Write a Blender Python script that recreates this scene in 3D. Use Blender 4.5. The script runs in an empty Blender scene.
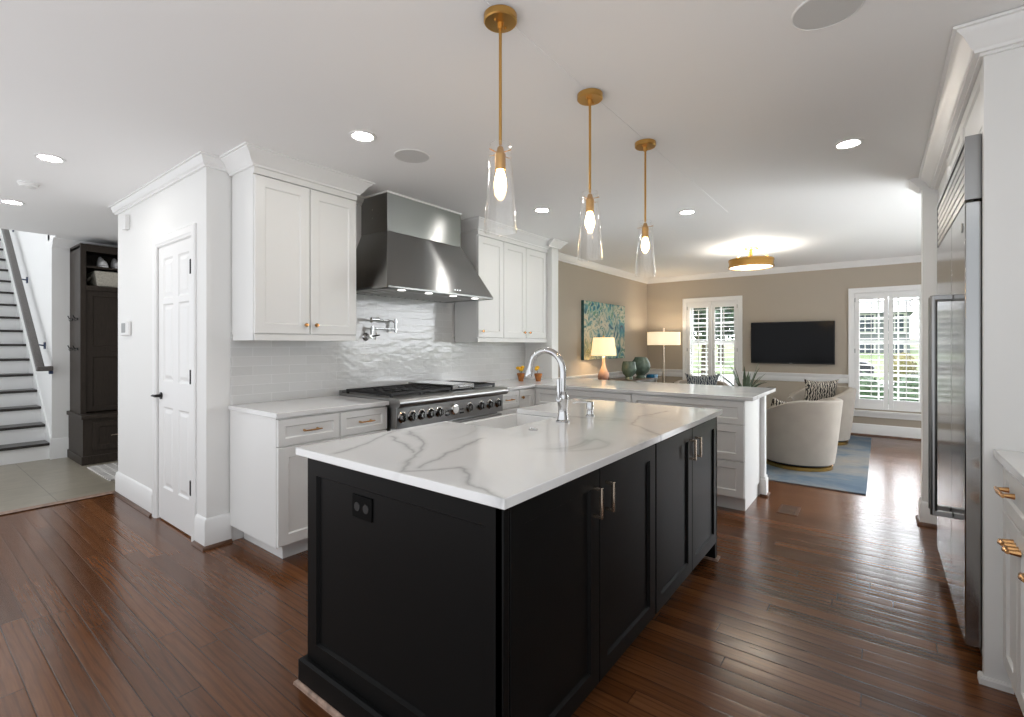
import bpy, bmesh, math, random
from math import sin, cos, pi, radians
from mathutils import Vector, Matrix
random.seed(7)
sc = bpy.context.scene
col = sc.collection

# ------------------------------------------------------------ camera, sky, sun, exposure
H = 1.315
cd = bpy.data.cameras.new('camera'); cam = bpy.data.objects.new('camera', cd); col.objects.link(cam)
cam.location = (0, 0, H); cam.rotation_euler = (radians(90), 0, radians(37.4 - 90))
cd.sensor_width = 36; cd.lens = 482 / 1024 * 36; cd.shift_y = -13.5 / 1024; cd.clip_start = 0.05; cd.clip_end = 300
sc.camera = cam
w = bpy.data.worlds.new('sky'); sc.world = w; w.use_nodes = True
nt = w.node_tree; bg = nt.nodes['Background']
tc = nt.nodes.new('ShaderNodeTexCoord'); sx = nt.nodes.new('ShaderNodeSeparateXYZ'); cr = nt.nodes.new('ShaderNodeValToRGB')
nt.links.new(tc.outputs['Generated'], sx.inputs[0])
mr = nt.nodes.new('ShaderNodeMapRange'); mr.inputs['From Min'].default_value = -1; nt.links.new(sx.outputs['Z'], mr.inputs['Value'])
nt.links.new(mr.outputs['Result'], cr.inputs[0]); nt.links.new(cr.outputs[0], bg.inputs['Color'])
cr.color_ramp.elements[0].position = 0.40; cr.color_ramp.elements[0].color = (.94, .97, 1.01, 1)
cr.color_ramp.elements[1].position = 0.55; cr.color_ramp.elements[1].color = (.70, .73, .765, 1)
mrx = nt.nodes.new('ShaderNodeMapRange'); mrx.inputs['From Min'].default_value = .1; mrx.inputs['From Max'].default_value = .6
mrx.inputs['To Min'].default_value = 1.75; mrx.inputs['To Max'].default_value = 15.0
nt.links.new(sx.outputs['X'], mrx.inputs['Value']); nt.links.new(mrx.outputs['Result'], bg.inputs['Strength'])   # brighter sky ahead than behind
sd = bpy.data.lights.new('sun', 'SUN'); so = bpy.data.objects.new('sun', sd); col.objects.link(so)
sd.energy = 5.0; sd.angle = radians(2); sd.color = (1, .96, .9)
so.rotation_euler = Vector((0.26, -0.10, -0.96)).to_track_quat('-Z', 'Y').to_euler()
sc.view_settings.view_transform = 'Standard'; sc.view_settings.look = 'None'
sc.view_settings.exposure = -0.07; sc.view_settings.gamma = 1.0; sc.view_settings.use_curve_mapping = False
cy = sc.cycles
cy.max_bounces = 10; cy.diffuse_bounces = 5; cy.glossy_bounces = 5; cy.transmission_bounces = 8; cy.transparent_max_bounces = 8
cy.caustics_reflective = False; cy.caustics_refractive = False; cy.sample_clamp_indirect = 6; cy.use_denoising = True

# ------------------------------------------------------------ materials
def newmat(name):
    m = bpy.data.materials.new(name); m.use_nodes = True
    return m, m.node_tree, m.node_tree.nodes['Principled BSDF']
def pbr(name, c, rough=.5, metal=0, bump=0, bscale=60, vary=0, vscale=8, spec=.5, emit=None, estr=0, coat=0, trans=0, aniso=0, arot=0, stretch=None, rvar=0):
    m, t, b = newmat(name)
    b.inputs['Base Color'].default_value = (*c, 1); b.inputs['Roughness'].default_value = rough; b.inputs['Metallic'].default_value = metal
    b.inputs['Specular IOR Level'].default_value = spec; b.inputs['Coat Weight'].default_value = coat
    b.inputs['Transmission Weight'].default_value = trans; b.inputs['Anisotropic'].default_value = aniso; b.inputs['Anisotropic Rotation'].default_value = arot
    if emit: b.inputs['Emission Color'].default_value = (*emit, 1); b.inputs['Emission Strength'].default_value = estr
    if bump or vary or rvar:
        co = t.nodes.new('ShaderNodeTexCoord'); mp = t.nodes.new('ShaderNodeMapping'); t.links.new(co.outputs['Object'], mp.inputs[0])
        if stretch: mp.inputs['Scale'].default_value = stretch
    if bump:
        n = t.nodes.new('ShaderNodeTexNoise'); n.inputs['Scale'].default_value = bscale; n.inputs['Detail'].default_value = 3
        t.links.new(mp.outputs[0], n.inputs['Vector'])
        bp = t.nodes.new('ShaderNodeBump'); bp.inputs['Strength'].default_value = bump; bp.inputs['Distance'].default_value = .01
        t.links.new(n.outputs['Fac'], bp.inputs['Height']); t.links.new(bp.outputs[0], b.inputs['Normal'])
    if vary:
        n = t.nodes.new('ShaderNodeTexNoise'); n.inputs['Scale'].default_value = vscale; n.inputs['Detail'].default_value = 4
        t.links.new(mp.outputs[0], n.inputs['Vector'])
        r = t.nodes.new('ShaderNodeValToRGB'); e = r.color_ramp.elements
        e[0].position = .3; e[1].position = .7
        e[0].color = (*[max(0, x * (1 - vary)) for x in c], 1); e[1].color = (*[min(1, x * (1 + vary)) for x in c], 1)
        t.links.new(n.outputs['Fac'], r.inputs[0]); t.links.new(r.outputs[0], b.inputs['Base Color'])
    return m
def ramp(t, src, stops):
    r = t.nodes.new('ShaderNodeValToRGB'); e = r.color_ramp.elements
    while len(e) < len(stops): e.new(.5)
    for i, (p, c) in enumerate(stops): e[i].position = p; e[i].color = (*c, 1)
    t.links.new(src, r.inputs[0]); return r.outputs[0]
def noise(t, vec, scale, detail=3, dist=0, rough=.5):
    n = t.nodes.new('ShaderNodeTexNoise'); n.inputs['Scale'].default_value = scale; n.inputs['Detail'].default_value = detail
    n.inputs['Distortion'].default_value = dist; n.inputs['Roughness'].default_value = rough
    t.links.new(vec, n.inputs['Vector']); return n.outputs['Fac']
def mapping(t, scale=(1, 1, 1), rot=(0, 0, 0), loc=(0, 0, 0), coord='Object'):
    co = t.nodes.new('ShaderNodeTexCoord'); mp = t.nodes.new('ShaderNodeMapping'); t.links.new(co.outputs[coord], mp.inputs[0])
    mp.inputs['Scale'].default_value = scale; mp.inputs['Rotation'].default_value = rot; mp.inputs['Location'].default_value = loc
    return mp.outputs[0]
def math_(t, op, a, b=None):
    n = t.nodes.new('ShaderNodeMath'); n.operation = op
    for i, v in enumerate((a, b)):
        if v is None: continue
        if isinstance(v, (int, float)): n.inputs[i].default_value = v
        else: t.links.new(v, n.inputs[i])
    return n.outputs[0]
def mixc(t, mode, f, a, b):
    n = t.nodes.new('ShaderNodeMix'); n.data_type = 'RGBA'; n.blend_type = mode
    for s, v in (('Factor', f), ):
        if isinstance(v, (int, float)): n.inputs[0].default_value = v
        else: t.links.new(v, n.inputs[0])
    for i, v in ((6, a), (7, b)):
        if isinstance(v, tuple): n.inputs[i].default_value = (*v, 1)
        else: t.links.new(v, n.inputs[i])
    return n.outputs[2]
def bumpn(t, h, strength, dist=.01):
    b = t.nodes.new('ShaderNodeBump'); b.inputs['Strength'].default_value = strength; b.inputs['Distance'].default_value = dist
    t.links.new(h, b.inputs['Height']); return b.outputs[0]

M = {}
M['wall'] = pbr('wall_paint', (.80, .80, .785), .6, bump=.02, bscale=200)
M['ceiling'] = pbr('ceiling_paint', (.86, .86, .855), .8, bump=.02, bscale=200)
M['tan'] = pbr('tan_paint', (.425, .372, .302), .7, bump=.02, bscale=200)
M['trim'] = pbr('trim_paint', (.82, .82, .81), .35, bump=.01)
M['cab'] = pbr('white_cabinet_paint', (.80, .80, .785), .35, bump=.01)
M['black'] = pbr('black_cabinet_paint', (.0062, .0062, .0062), .36, bump=.015, bscale=120, spec=.09)
M['blackmetal'] = pbr('black_metal', (.012, .012, .012), .35, metal=.4, bump=.01)
M['dark'] = pbr('dark_void', (.01, .01, .01), .6, bump=.01)
M['steel'] = pbr('brushed_steel', (.34, .34, .335), .33, metal=1, bump=.03, bscale=40, stretch=(1, 1, 60), aniso=.4)
M['steelh'] = pbr('hood_steel', (.33, .33, .325), .28, metal=1, bump=.015, bscale=30, stretch=(1, 1, 40), aniso=.95, arot=.25)
M['steelf'] = pbr('fridge_steel', (.34, .34, .335), .15, metal=1, bump=.012, bscale=30, stretch=(40, 40, 1))
M['chrome'] = pbr('chrome', (.62, .62, .62), .06, metal=1, bump=.003)
M['brass'] = pbr('brushed_brass', (.62, .36, .11), .28, metal=1, bump=.02, bscale=90)
M['knobsteel'] = pbr('dark_knob_steel', (.22, .22, .22), .25, metal=1, bump=.01)
M['gold'] = pbr('polished_gold', (.70, .42, .12), .16, metal=1, bump=.004)
M['bronze'] = pbr('champagne_bronze', (.60, .33, .14), .26, metal=1, bump=.01)
M['pull'] = pbr('nickel_pull', (.66, .56, .45), .22, metal=1, bump=.006)
M['baffle'] = pbr('baffle_steel', (.75, .75, .74), .45, metal=.25, bump=.02)
M['iron'] = pbr('cast_iron', (.012, .012, .013), .55, bump=.15, bscale=200)
M['fireclay'] = pbr('fireclay', (.84, .84, .83), .12, bump=.004)
M['plastic'] = pbr('white_plastic', (.78, .78, .77), .4, bump=.005)
M['speaker'] = pbr('speaker_grille', (.62, .62, .61), .7, bump=.3, bscale=900)
M['screen'] = pbr('tv_screen', (.006, .006, .007), .12, bump=.002, spec=.11)
M['greyplastic'] = pbr('grey_plastic', (.30, .31, .31), .4, bump=.005)
M['shoewood'] = pbr('shoe_wood', (.10, .045, .022), .3, vary=.3, vscale=20)
M['rawwood'] = pbr('worn_wood', (.30, .20, .15), .5, vary=.4, vscale=30)
M['cream'] = pbr('cream_fabric', (.40, .36, .31), .9, bump=.25, bscale=500, vary=.05, vscale=6)
M['darktable'] = pbr('dark_walnut', (.07, .045, .028), .35, vary=.4, vscale=12, stretch=(1, 12, 12))
M['locker'] = pbr('espresso_wood', (.033, .025, .019), .5, spec=.25, vary=.22, vscale=10, stretch=(10, 10, 1))
M['green'] = pbr('sage_glaze', (.115, .165, .125), .22, vary=.18, vscale=25, bump=.02)
M['blue'] = pbr('blue_lacquer', (.02, .20, .42), .3, vary=.5, vscale=9)
M['basket'] = pbr('basket_weave', (.52, .49, .42), .8, bump=.8, bscale=90, vary=.15, vscale=60)
M['shoe'] = pbr('white_leather', (.70, .70, .70), .45, vary=.15, vscale=30)
M['sole'] = pbr('dark_sole', (.05, .05, .055), .6, bump=.05)
M['yellow'] = pbr('yellow_petals', (.95, .50, .02), .6, vary=.2, vscale=80)
M['amber'] = pbr('amber_pot', (.38, .13, .025), .18, vary=.35, vscale=30)
M['leaf'] = pbr('spiky_leaf', (.055, .085, .045), .45, vary=.5, vscale=14)
M['pot'] = pbr('pot_glaze', (.25, .22, .19), .4, vary=.2)
M['soil'] = pbr('soil', (.03, .02, .015), .9, bump=.5, bscale=120)
M['railgrey'] = pbr('grey_stained_rail', (.105, .095, .09), .4, vary=.35, vscale=18, stretch=(10, 2, 10))
M['tread'] = pbr('dark_tread', (.022, .018, .016), .3, vary=.3, vscale=15)
M['outlet'] = pbr('black_plate', (.003, .003, .003), .5, bump=.005, spec=.05)
M['greysocket'] = pbr('dark_socket', (.018, .018, .018), .4, bump=.01, spec=.3)
M['bluetape'] = pbr('navy_metal', (.02, .04, .10), .4, bump=.01)
M['linen'] = pbr('linen_shade', (.85, .74, .55), .9, emit=(1.0, .72, .38), estr=1.0, bump=.1, bscale=300)
M['linenw'] = pbr('linen_drum', (.85, .76, .62), .9, emit=(1.0, .78, .50), estr=.85, bump=.1, bscale=300)
M['diffuser'] = pbr('light_diffuser', (.9, .9, .88), .5, emit=(1, .86, .66), estr=5)
M['led'] = pbr('downlight_lens', (.9, .9, .9), .5, emit=(1, .97, .93), estr=140)
M['hoodled'] = pbr('hood_lens', (.9, .9, .9), .5, emit=(1, .97, .93), estr=4)
M['bulb'] = pbr('bulb_filament', (1, .8, .5), .4, emit=(1, .66, .32), estr=70)
M['lamppink'] = None

def m_pane(name='window_glass', tint=(1, 1, 1), power=4, base=.03, amt=.55):
    m, t, b = newmat(name)
    out = t.nodes['Material Output']; tr = t.nodes.new('ShaderNodeBsdfTransparent'); gl = t.nodes.new('ShaderNodeBsdfGlossy')
    gl.inputs['Roughness'].default_value = .02; fr = t.nodes.new('ShaderNodeLayerWeight'); fr.inputs['Blend'].default_value = .5
    gl.inputs['Color'].default_value = (*tint, 1)
    fac = math_(t, 'ADD', math_(t, 'MULTIPLY', math_(t, 'POWER', fr.outputs['Facing'], power), amt), base)
    mx = t.nodes.new('ShaderNodeMixShader')
    n = noise(t, mapping(t), 3, 1); t.links.new(bumpn(t, n, .01, .01), gl.inputs['Normal'])
    t.links.new(fac, mx.inputs[0]); t.links.new(tr.outputs[0], mx.inputs[1]); t.links.new(gl.outputs[0], mx.inputs[2])
    t.links.new(mx.outputs[0], out.inputs['Surface']); return m
M['pane'] = m_pane()
M['glass'] = m_pane('clear_shade_glass', (1, .99, .97), 2.2, .06, .75)

def m_floor():
    """narrow stained oak boards along Y, every board with its own length offset, tone and grain"""
    m, t, b = newmat('oak_planks')
    PW, PL = .083, 1.35
    sep = t.nodes.new('ShaderNodeSeparateXYZ'); t.links.new(mapping(t, loc=(20, 20, 0)), sep.inputs[0])
    xr = math_(t, 'DIVIDE', sep.outputs['X'], PW); row = math_(t, 'FLOOR', xr); fx_ = math_(t, 'FRACT', xr)
    def wn(v):
        n = t.nodes.new('ShaderNodeTexWhiteNoise'); n.noise_dimensions = '1D'; t.links.new(v, n.inputs['W']); return n.outputs['Value']
    yr = math_(t, 'ADD', math_(t, 'DIVIDE', sep.outputs['Y'], PL), math_(t, 'MULTIPLY', wn(row), 7.3))
    seg = math_(t, 'FLOOR', yr); fy_ = math_(t, 'FRACT', yr)
    bid = wn(math_(t, 'ADD', math_(t, 'MULTIPLY', row, 17.31), math_(t, 'MULTIPLY', seg, 3.77)))
    tone = ramp(t, bid, [(0, (.098, .035, .0115)), (.35, (.125, .046, .0150)), (.7, (.150, .056, .0190)), (1, (.185, .072, .026))])
    comb = t.nodes.new('ShaderNodeCombineXYZ')
    t.links.new(math_(t, 'ADD', math_(t, 'MULTIPLY', sep.outputs['X'], 13), math_(t, 'MULTIPLY', bid, 37)), comb.inputs[0])
    t.links.new(math_(t, 'ADD', math_(t, 'MULTIPLY', sep.outputs['Y'], 1.1), math_(t, 'MULTIPLY', bid, 11)), comb.inputs[1])
    wv = t.nodes.new('ShaderNodeTexWave'); wv.inputs['Scale'].default_value = .7; wv.inputs['Distortion'].default_value = 8; wv.inputs['Detail'].default_value = 3
    wv.inputs['Detail Scale'].default_value = 1.2; t.links.new(comb.outputs[0], wv.inputs['Vector'])
    g1 = ramp(t, wv.outputs['Fac'], [(0, (.66, .64, .62)), (.3, (1, 1, 1)), (1, (1.0, 1.0, 1.0))])
    g2 = ramp(t, noise(t, mapping(t, scale=(90, 4, 1)), 1.6, 4), [(.3, (.82, .81, .80)), (.65, (1.10, 1.10, 1.10))])
    c = mixc(t, 'MULTIPLY', 1, mixc(t, 'MULTIPLY', .7, tone, g1), g2)
    ex = math_(t, 'MULTIPLY', math_(t, 'MINIMUM', fx_, math_(t, 'SUBTRACT', 1, fx_)), PW); ey = math_(t, 'MULTIPLY', math_(t, 'MINIMUM', fy_, math_(t, 'SUBTRACT', 1, fy_)), PL)
    seam = ramp(t, math_(t, 'MINIMUM', ex, ey), [(0, (1, 1, 1)), (.0016, (0, 0, 0))])
    c = mixc(t, 'MIX', math_(t, 'MULTIPLY', seam, .75), c, (.020, .009, .004))
    t.links.new(c, b.inputs['Base Color']); b.inputs['Specular IOR Level'].default_value = .5
    rr = math_(t, 'ADD', math_(t, 'MULTIPLY', noise(t, mapping(t, scale=(6, 1.5, 1)), 2, 3), .14), .14); t.links.new(rr, b.inputs['Roughness'])
    cup = math_(t, 'POWER', math_(t, 'ABSOLUTE', math_(t, 'SUBTRACT', fx_, .5)), 2)
    h = math_(t, 'ADD', math_(t, 'MULTIPLY', cup, -.55), math_(t, 'MULTIPLY', noise(t, mapping(t, scale=(9, 1, 1)), 1.4, 2), .45))
    h = math_(t, 'ADD', math_(t, 'ADD', h, math_(t, 'MULTIPLY', seam, -.10)), math_(t, 'MULTIPLY', bid, .05))
    t.links.new(bumpn(t, h, .34, .006), b.inputs['Normal'])
    return m
M['floor'] = m_floor()
def m_tile():
    m, t, b = newmat('greige_floor_tile')
    br = t.nodes.new('ShaderNodeTexBrick'); t.links.new(mapping(t, rot=(0, 0, radians(90))), br.inputs['Vector'])
    br.inputs['Scale'].default_value = 1; br.inputs['Brick Width'].default_value = .9; br.inputs['Row Height'].default_value = .45
    br.inputs['Mortar Size'].default_value = .003; br.inputs['Color1'].default_value = (.28, .25, .195, 1); br.inputs['Color2'].default_value = (.32, .285, .225, 1)
    br.inputs['Mortar'].default_value = (.13, .115, .09, 1)
    n = ramp(t, noise(t, mapping(t, scale=(2, 6, 1)), 3, 5), [(.3, (.85, .85, .85)), (.7, (1.1, 1.1, 1.1))])
    t.links.new(mixc(t, 'MULTIPLY', .8, br.outputs['Color'], n), b.inputs['Base Color']); b.inputs['Roughness'].default_value = .3
    return m
M['tile'] = m_tile()
def m_splash():
    m, t, b = newmat('handmade_glazed_tile')
    vec = mapping(t, rot=(radians(-90), 0, 0))            # X stays, Z becomes the row axis
    br = t.nodes.new('ShaderNodeTexBrick'); t.links.new(vec, br.inputs['Vector'])
    br.inputs['Scale'].default_value = 1; br.inputs['Brick Width'].default_value = .26; br.inputs['Row Height'].default_value = .065
    br.inputs['Mortar Size'].default_value = .0018; br.inputs['Mortar Smooth'].default_value = .4
    br.inputs['Color1'].default_value = (.60, .60, .59, 1); br.inputs['Color2'].default_value = (.645, .645, .635, 1); br.inputs['Mortar'].default_value = (.74, .74, .735, 1)
    t.links.new(br.outputs['Color'], b.inputs['Base Color']); b.inputs['Roughness'].default_value = .13
    n = noise(t, mapping(t, scale=(1, 1, 1.8)), 11, 1, .4)
    h = math_(t, 'ADD', math_(t, 'MULTIPLY', n, .9), math_(t, 'MULTIPLY', br.outputs['Fac'], -.35))
    t.links.new(bumpn(t, h, .28, .008), b.inputs['Normal']); return m
M['splash'] = m_splash()
def vmath(t, op, a, b=None, scale=None):
    n = t.nodes.new('ShaderNodeVectorMath'); n.operation = op
    for i, v in enumerate((a, b)):
        if v is None: continue
        if isinstance(v, tuple): n.inputs[i].default_value = v
        else: t.links.new(v, n.inputs[i])
    if scale is not None: t.links.new(scale, n.inputs['Scale'])
    return n.outputs['Value'] if op in ('DOT_PRODUCT', 'LENGTH') else n.outputs[0]
def m_quartz(name, lines=()):
    """white quartz: a few soft cloudy veins, plus (on the island slab) its own bold veins as wobbly polylines"""
    m, t, b = newmat(name)
    v = mapping(t, rot=(0, 0, .5), loc=(.31, .12, 0))
    d1 = math_(t, 'ABSOLUTE', math_(t, 'SUBTRACT', noise(t, v, 1.1, 4, .9, .5), .5))
    thin = ramp(t, d1, [(0, (.72, .72, .72)), (.012, (.90, .90, .90)), (.04, (1, 1, 1))])
    mask = ramp(t, noise(t, mapping(t, loc=(2.2, 1.4, 0)), .9, 2), [(.5, (0, 0, 0)), (.62, (1, 1, 1))])
    soft = ramp(t, noise(t, mapping(t, loc=(5, 1, 0)), 1.6, 4, .8), [(.35, (.95, .95, .95)), (.6, (1, 1, 1))])
    c = mixc(t, 'MULTIPLY', 1, mixc(t, 'MULTIPLY', mask, (.80, .80, .795), thin), soft)
    if lines:
        nz = t.nodes.new('ShaderNodeTexNoise'); nz.inputs['Scale'].default_value = 9; nz.inputs['Detail'].default_value = 3
        p0 = mapping(t); t.links.new(p0, nz.inputs['Vector'])
        off = vmath(t, 'MULTIPLY', vmath(t, 'SUBTRACT', nz.outputs['Color'], (.5, .5, .5)), (.07, .07, 0))
        p = vmath(t, 'MULTIPLY', vmath(t, 'ADD', p0, off), (1, 1, 0)); dm = None
        for L in lines:
            for (ax, ay), (bx, by) in zip(L, L[1:]):
                ab = (bx - ax, by - ay, 0); ll = ab[0] ** 2 + ab[1] ** 2
                pa = vmath(t, 'SUBTRACT', p, (ax, ay, 0))
                h = t.nodes.new('ShaderNodeClamp'); t.links.new(math_(t, 'DIVIDE', vmath(t, 'DOT_PRODUCT', pa, ab), ll), h.inputs[0])
                dd = vmath(t, 'LENGTH', vmath(t, 'SUBTRACT', pa, vmath(t, 'SCALE', ab, None, h.outputs[0])))
                dm = dd if dm is None else math_(t, 'MINIMUM', dm, dd)
        wv = math_(t, 'MULTIPLY', dm, math_(t, 'ADD', math_(t, 'MULTIPLY', noise(t, p0, 6, 2), 1.6), .4))
        c = mixc(t, 'MULTIPLY', 1, c, ramp(t, wv, [(0, (.60, .60, .605)), (.006, (.76, .76, .76)), (.014, (.91, .91, .91)), (.035, (1, 1, 1))]))
    t.links.new(c, b.inputs['Base Color']); b.inputs['Roughness'].default_value = .11
    return m
M['quartz'] = m_quartz('veined_quartz')
M['quartz_bold'] = m_quartz('bold_veined_quartz', [[(1.02, 1.60), (1.20, 1.66), (1.36, 1.76), (1.50, 1.82)], [(1.50, 1.74), (1.45, 1.68), (1.36, 1.49), (1.24, 1.39), (1.10, 1.29), (1.0, 1.21)],
    [(1.36, 1.70), (1.28, 1.52), (1.20, 1.38)], [(1.0, 1.21), (1.07, 1.15), (1.15, 1.09), (1.05, .97), (1.01, .86), (.99, .79)], [(1.06, 1.20), (1.30, 1.28), (1.56, 1.36)], [(2.1, .77), (2.3, 1.0), (2.6, 1.08), (2.9, 1.02)]])
def m_rug():
    m, t, b = newmat('faded_blue_rug')
    n = noise(t, mapping(t, scale=(1.3, 1.0, 1), loc=(.4, .2, 0)), 1.1, 6, .4, .65)
    c = ramp(t, n, [(.32, (.24, .215, .18)), (.46, (.18, .19, .195)), (.55, (.10, .14, .18)), (.68, (.055, .098, .15))])
    st = ramp(t, noise(t, mapping(t, scale=(60, 3, 1)), 2, 3), [(.3, (.82, .82, .82)), (.7, (1.15, 1.15, 1.15))])
    t.links.new(mixc(t, 'MULTIPLY', 1, c, st), b.inputs['Base Color']); b.inputs['Roughness'].default_value = .95
    t.links.new(bumpn(t, noise(t, mapping(t), 400, 2), .4, .004), b.inputs['Normal']); return m
M['rug'] = m_rug()
def m_art():
    m, t, b = newmat('abstract_reef_canvas')
    v = mapping(t, scale=(1, 1, .8))
    n0 = noise(t, v, 2.1, 3, .6)
    wv = t.nodes.new('ShaderNodeTexNoise'); wv.inputs['Scale'].default_value = 5; wv.inputs['Detail'].default_value = 4; wv.inputs['Distortion'].default_value = 2.2
    t.links.new(v, wv.inputs['Vector'])
    cool = ramp(t, wv.outputs['Fac'], [(.30, (.006, .035, .07)), (.38, (.012, .14, .22)), (.46, (.05, .25, .27)), (.50, (.20, .40, .34)), (.53, (.55, .54, .40)), (.58, (.07, .25, .20)), (.70, (.16, .30, .16))])
    pale = ramp(t, wv.outputs['Fac'], [(.30, (.02, .06, .09)), (.39, (.10, .26, .25)), (.47, (.52, .50, .38)), (.54, (.60, .54, .40)), (.59, (.10, .22, .20)), (.72, (.34, .30, .14))])
    strokes = mixc(t, 'MIX', ramp(t, noise(t, mapping(t, loc=(3, 0, 1)), 2.4, 3, .5), [(.42, (0, 0, 0)), (.58, (1, 1, 1))]), cool, pale)
    sep = t.nodes.new('ShaderNodeSeparateXYZ'); t.links.new(mapping(t), sep.inputs[0])
    # warmer in the lower left of the canvas
    k = math_(t, 'ADD', math_(t, 'MULTIPLY', sep.outputs['X'], -.55), math_(t, 'MULTIPLY', sep.outputs['Z'], -.8))
    k = math_(t, 'ADD', k, math_(t, 'MULTIPLY', n0, 1.0))
    f = ramp(t, k, [(.45, (0, 0, 0)), (.85, (.8, .8, .8))])
    t.links.new(mixc(t, 'MIX', f, strokes, mixc(t, 'MIX', .6, strokes, (.75, .48, .12))), b.inputs['Base Color']); b.inputs['Roughness'].default_value = .6
    return m
M['art'] = m_art()
M['artedge'] = pbr('teal_canvas_edge', (.03, .10, .10), .6, vary=.3, vscale=20)
def m_pattern(name, a, c, sc1, thr):
    m, t, b = newmat(name)
    wv = t.nodes.new('ShaderNodeTexWave'); wv.inputs['Scale'].default_value = sc1; wv.inputs['Distortion'].default_value = 6; wv.inputs['Detail'].default_value = 1.5
    wv.inputs['Detail Scale'].default_value = 2.5
    t.links.new(mapping(t), wv.inputs['Vector'])
    t.links.new(ramp(t, wv.outputs['Fac'], [(thr - .04, a), (thr + .04, c)]), b.inputs['Base Color']); b.inputs['Roughness'].default_value = .9
    return m
M['pillow_bw'] = m_pattern('black_cream_ikat', (.012, .011, .010), (.50, .45, .38), 11, .50)
M['pillow_navy'] = m_pattern('navy_ikat', (.012, .022, .05), (.38, .40, .38), 10, .45)
def m_mat():
    m, t, b = newmat('woven_mat')
    ck = t.nodes.new('ShaderNodeTexBrick'); t.links.new(mapping(t, rot=(0, 0, .9)), ck.inputs['Vector'])
    ck.inputs['Scale'].default_value = 1; ck.inputs['Brick Width'].default_value = .11; ck.inputs['Row Height'].default_value = .045; ck.inputs['Mortar Size'].default_value = .013
    ck.inputs['Color1'].default_value = (.09, .08, .08, 1); ck.inputs['Color2'].default_value = (.22, .20, .19, 1); ck.inputs['Mortar'].default_value = (.68, .66, .63, 1)
    t.links.new(ck.outputs['Color'], b.inputs['Base Color']); b.inputs['Roughness'].default_value = .95; return m
M['mat'] = m_mat()
def m_lamp():
    m, t, b = newmat('blush_glaze')
    sep = t.nodes.new('ShaderNodeSeparateXYZ'); t.links.new(mapping(t), sep.inputs[0])
    t.links.new(ramp(t, sep.outputs['Z'], [(.0, (.20, .10, .09)), (.06, (.42, .22, .16)), (.16, (.66, .40, .26)), (.3, (.72, .50, .36))]), b.inputs['Base Color'])
    b.inputs['Roughness'].default_value = .25; return m
M['lamppink'] = m_lamp()
# outdoors
M['lawn'] = pbr('lawn_grass', (.115, .17, .055), .9, vary=.45, vscale=3, bump=.3, bscale=80)
M['asphalt'] = pbr('street_asphalt', (.42, .42, .43), .9, vary=.1, vscale=20)
M['hedge'] = pbr('hedge_leaf', (.022, .07, .018), .6, vary=.6, vscale=30)
M['ybush'] = pbr('yellow_leaf', (.20, .18, .05), .7, vary=.4, vscale=20)
M['tree'] = pbr('tree_leaf', (.035, .085, .045), .7, vary=.6, vscale=8)
M['bark'] = pbr('bark', (.14, .11, .09), .9, bump=.5, bscale=30)
M['siding'] = pbr('pale_siding', (.22, .25, .27), .8, bump=.2, bscale=40, stretch=(1, 1, 8))
M['shingle'] = pbr('grey_shingle', (.20, .21, .23), .9, vary=.3, vscale=12)
M['houseglass'] = pbr('house_window', (.04, .07, .10), .1, bump=.01)
M['carbody'] = pbr('car_paint', (.012, .016, .022), .4, bump=.002, spec=.2)
M['carwhite'] = pbr('car_glass', (.10, .13, .16), .3, bump=.002)
M['tyre'] = pbr('tyre_rubber', (.02, .02, .02), .8, bump=.1)
M['binblue'] = pbr('blue_plastic', (.03, .08, .25), .5, bump=.02)

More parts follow.
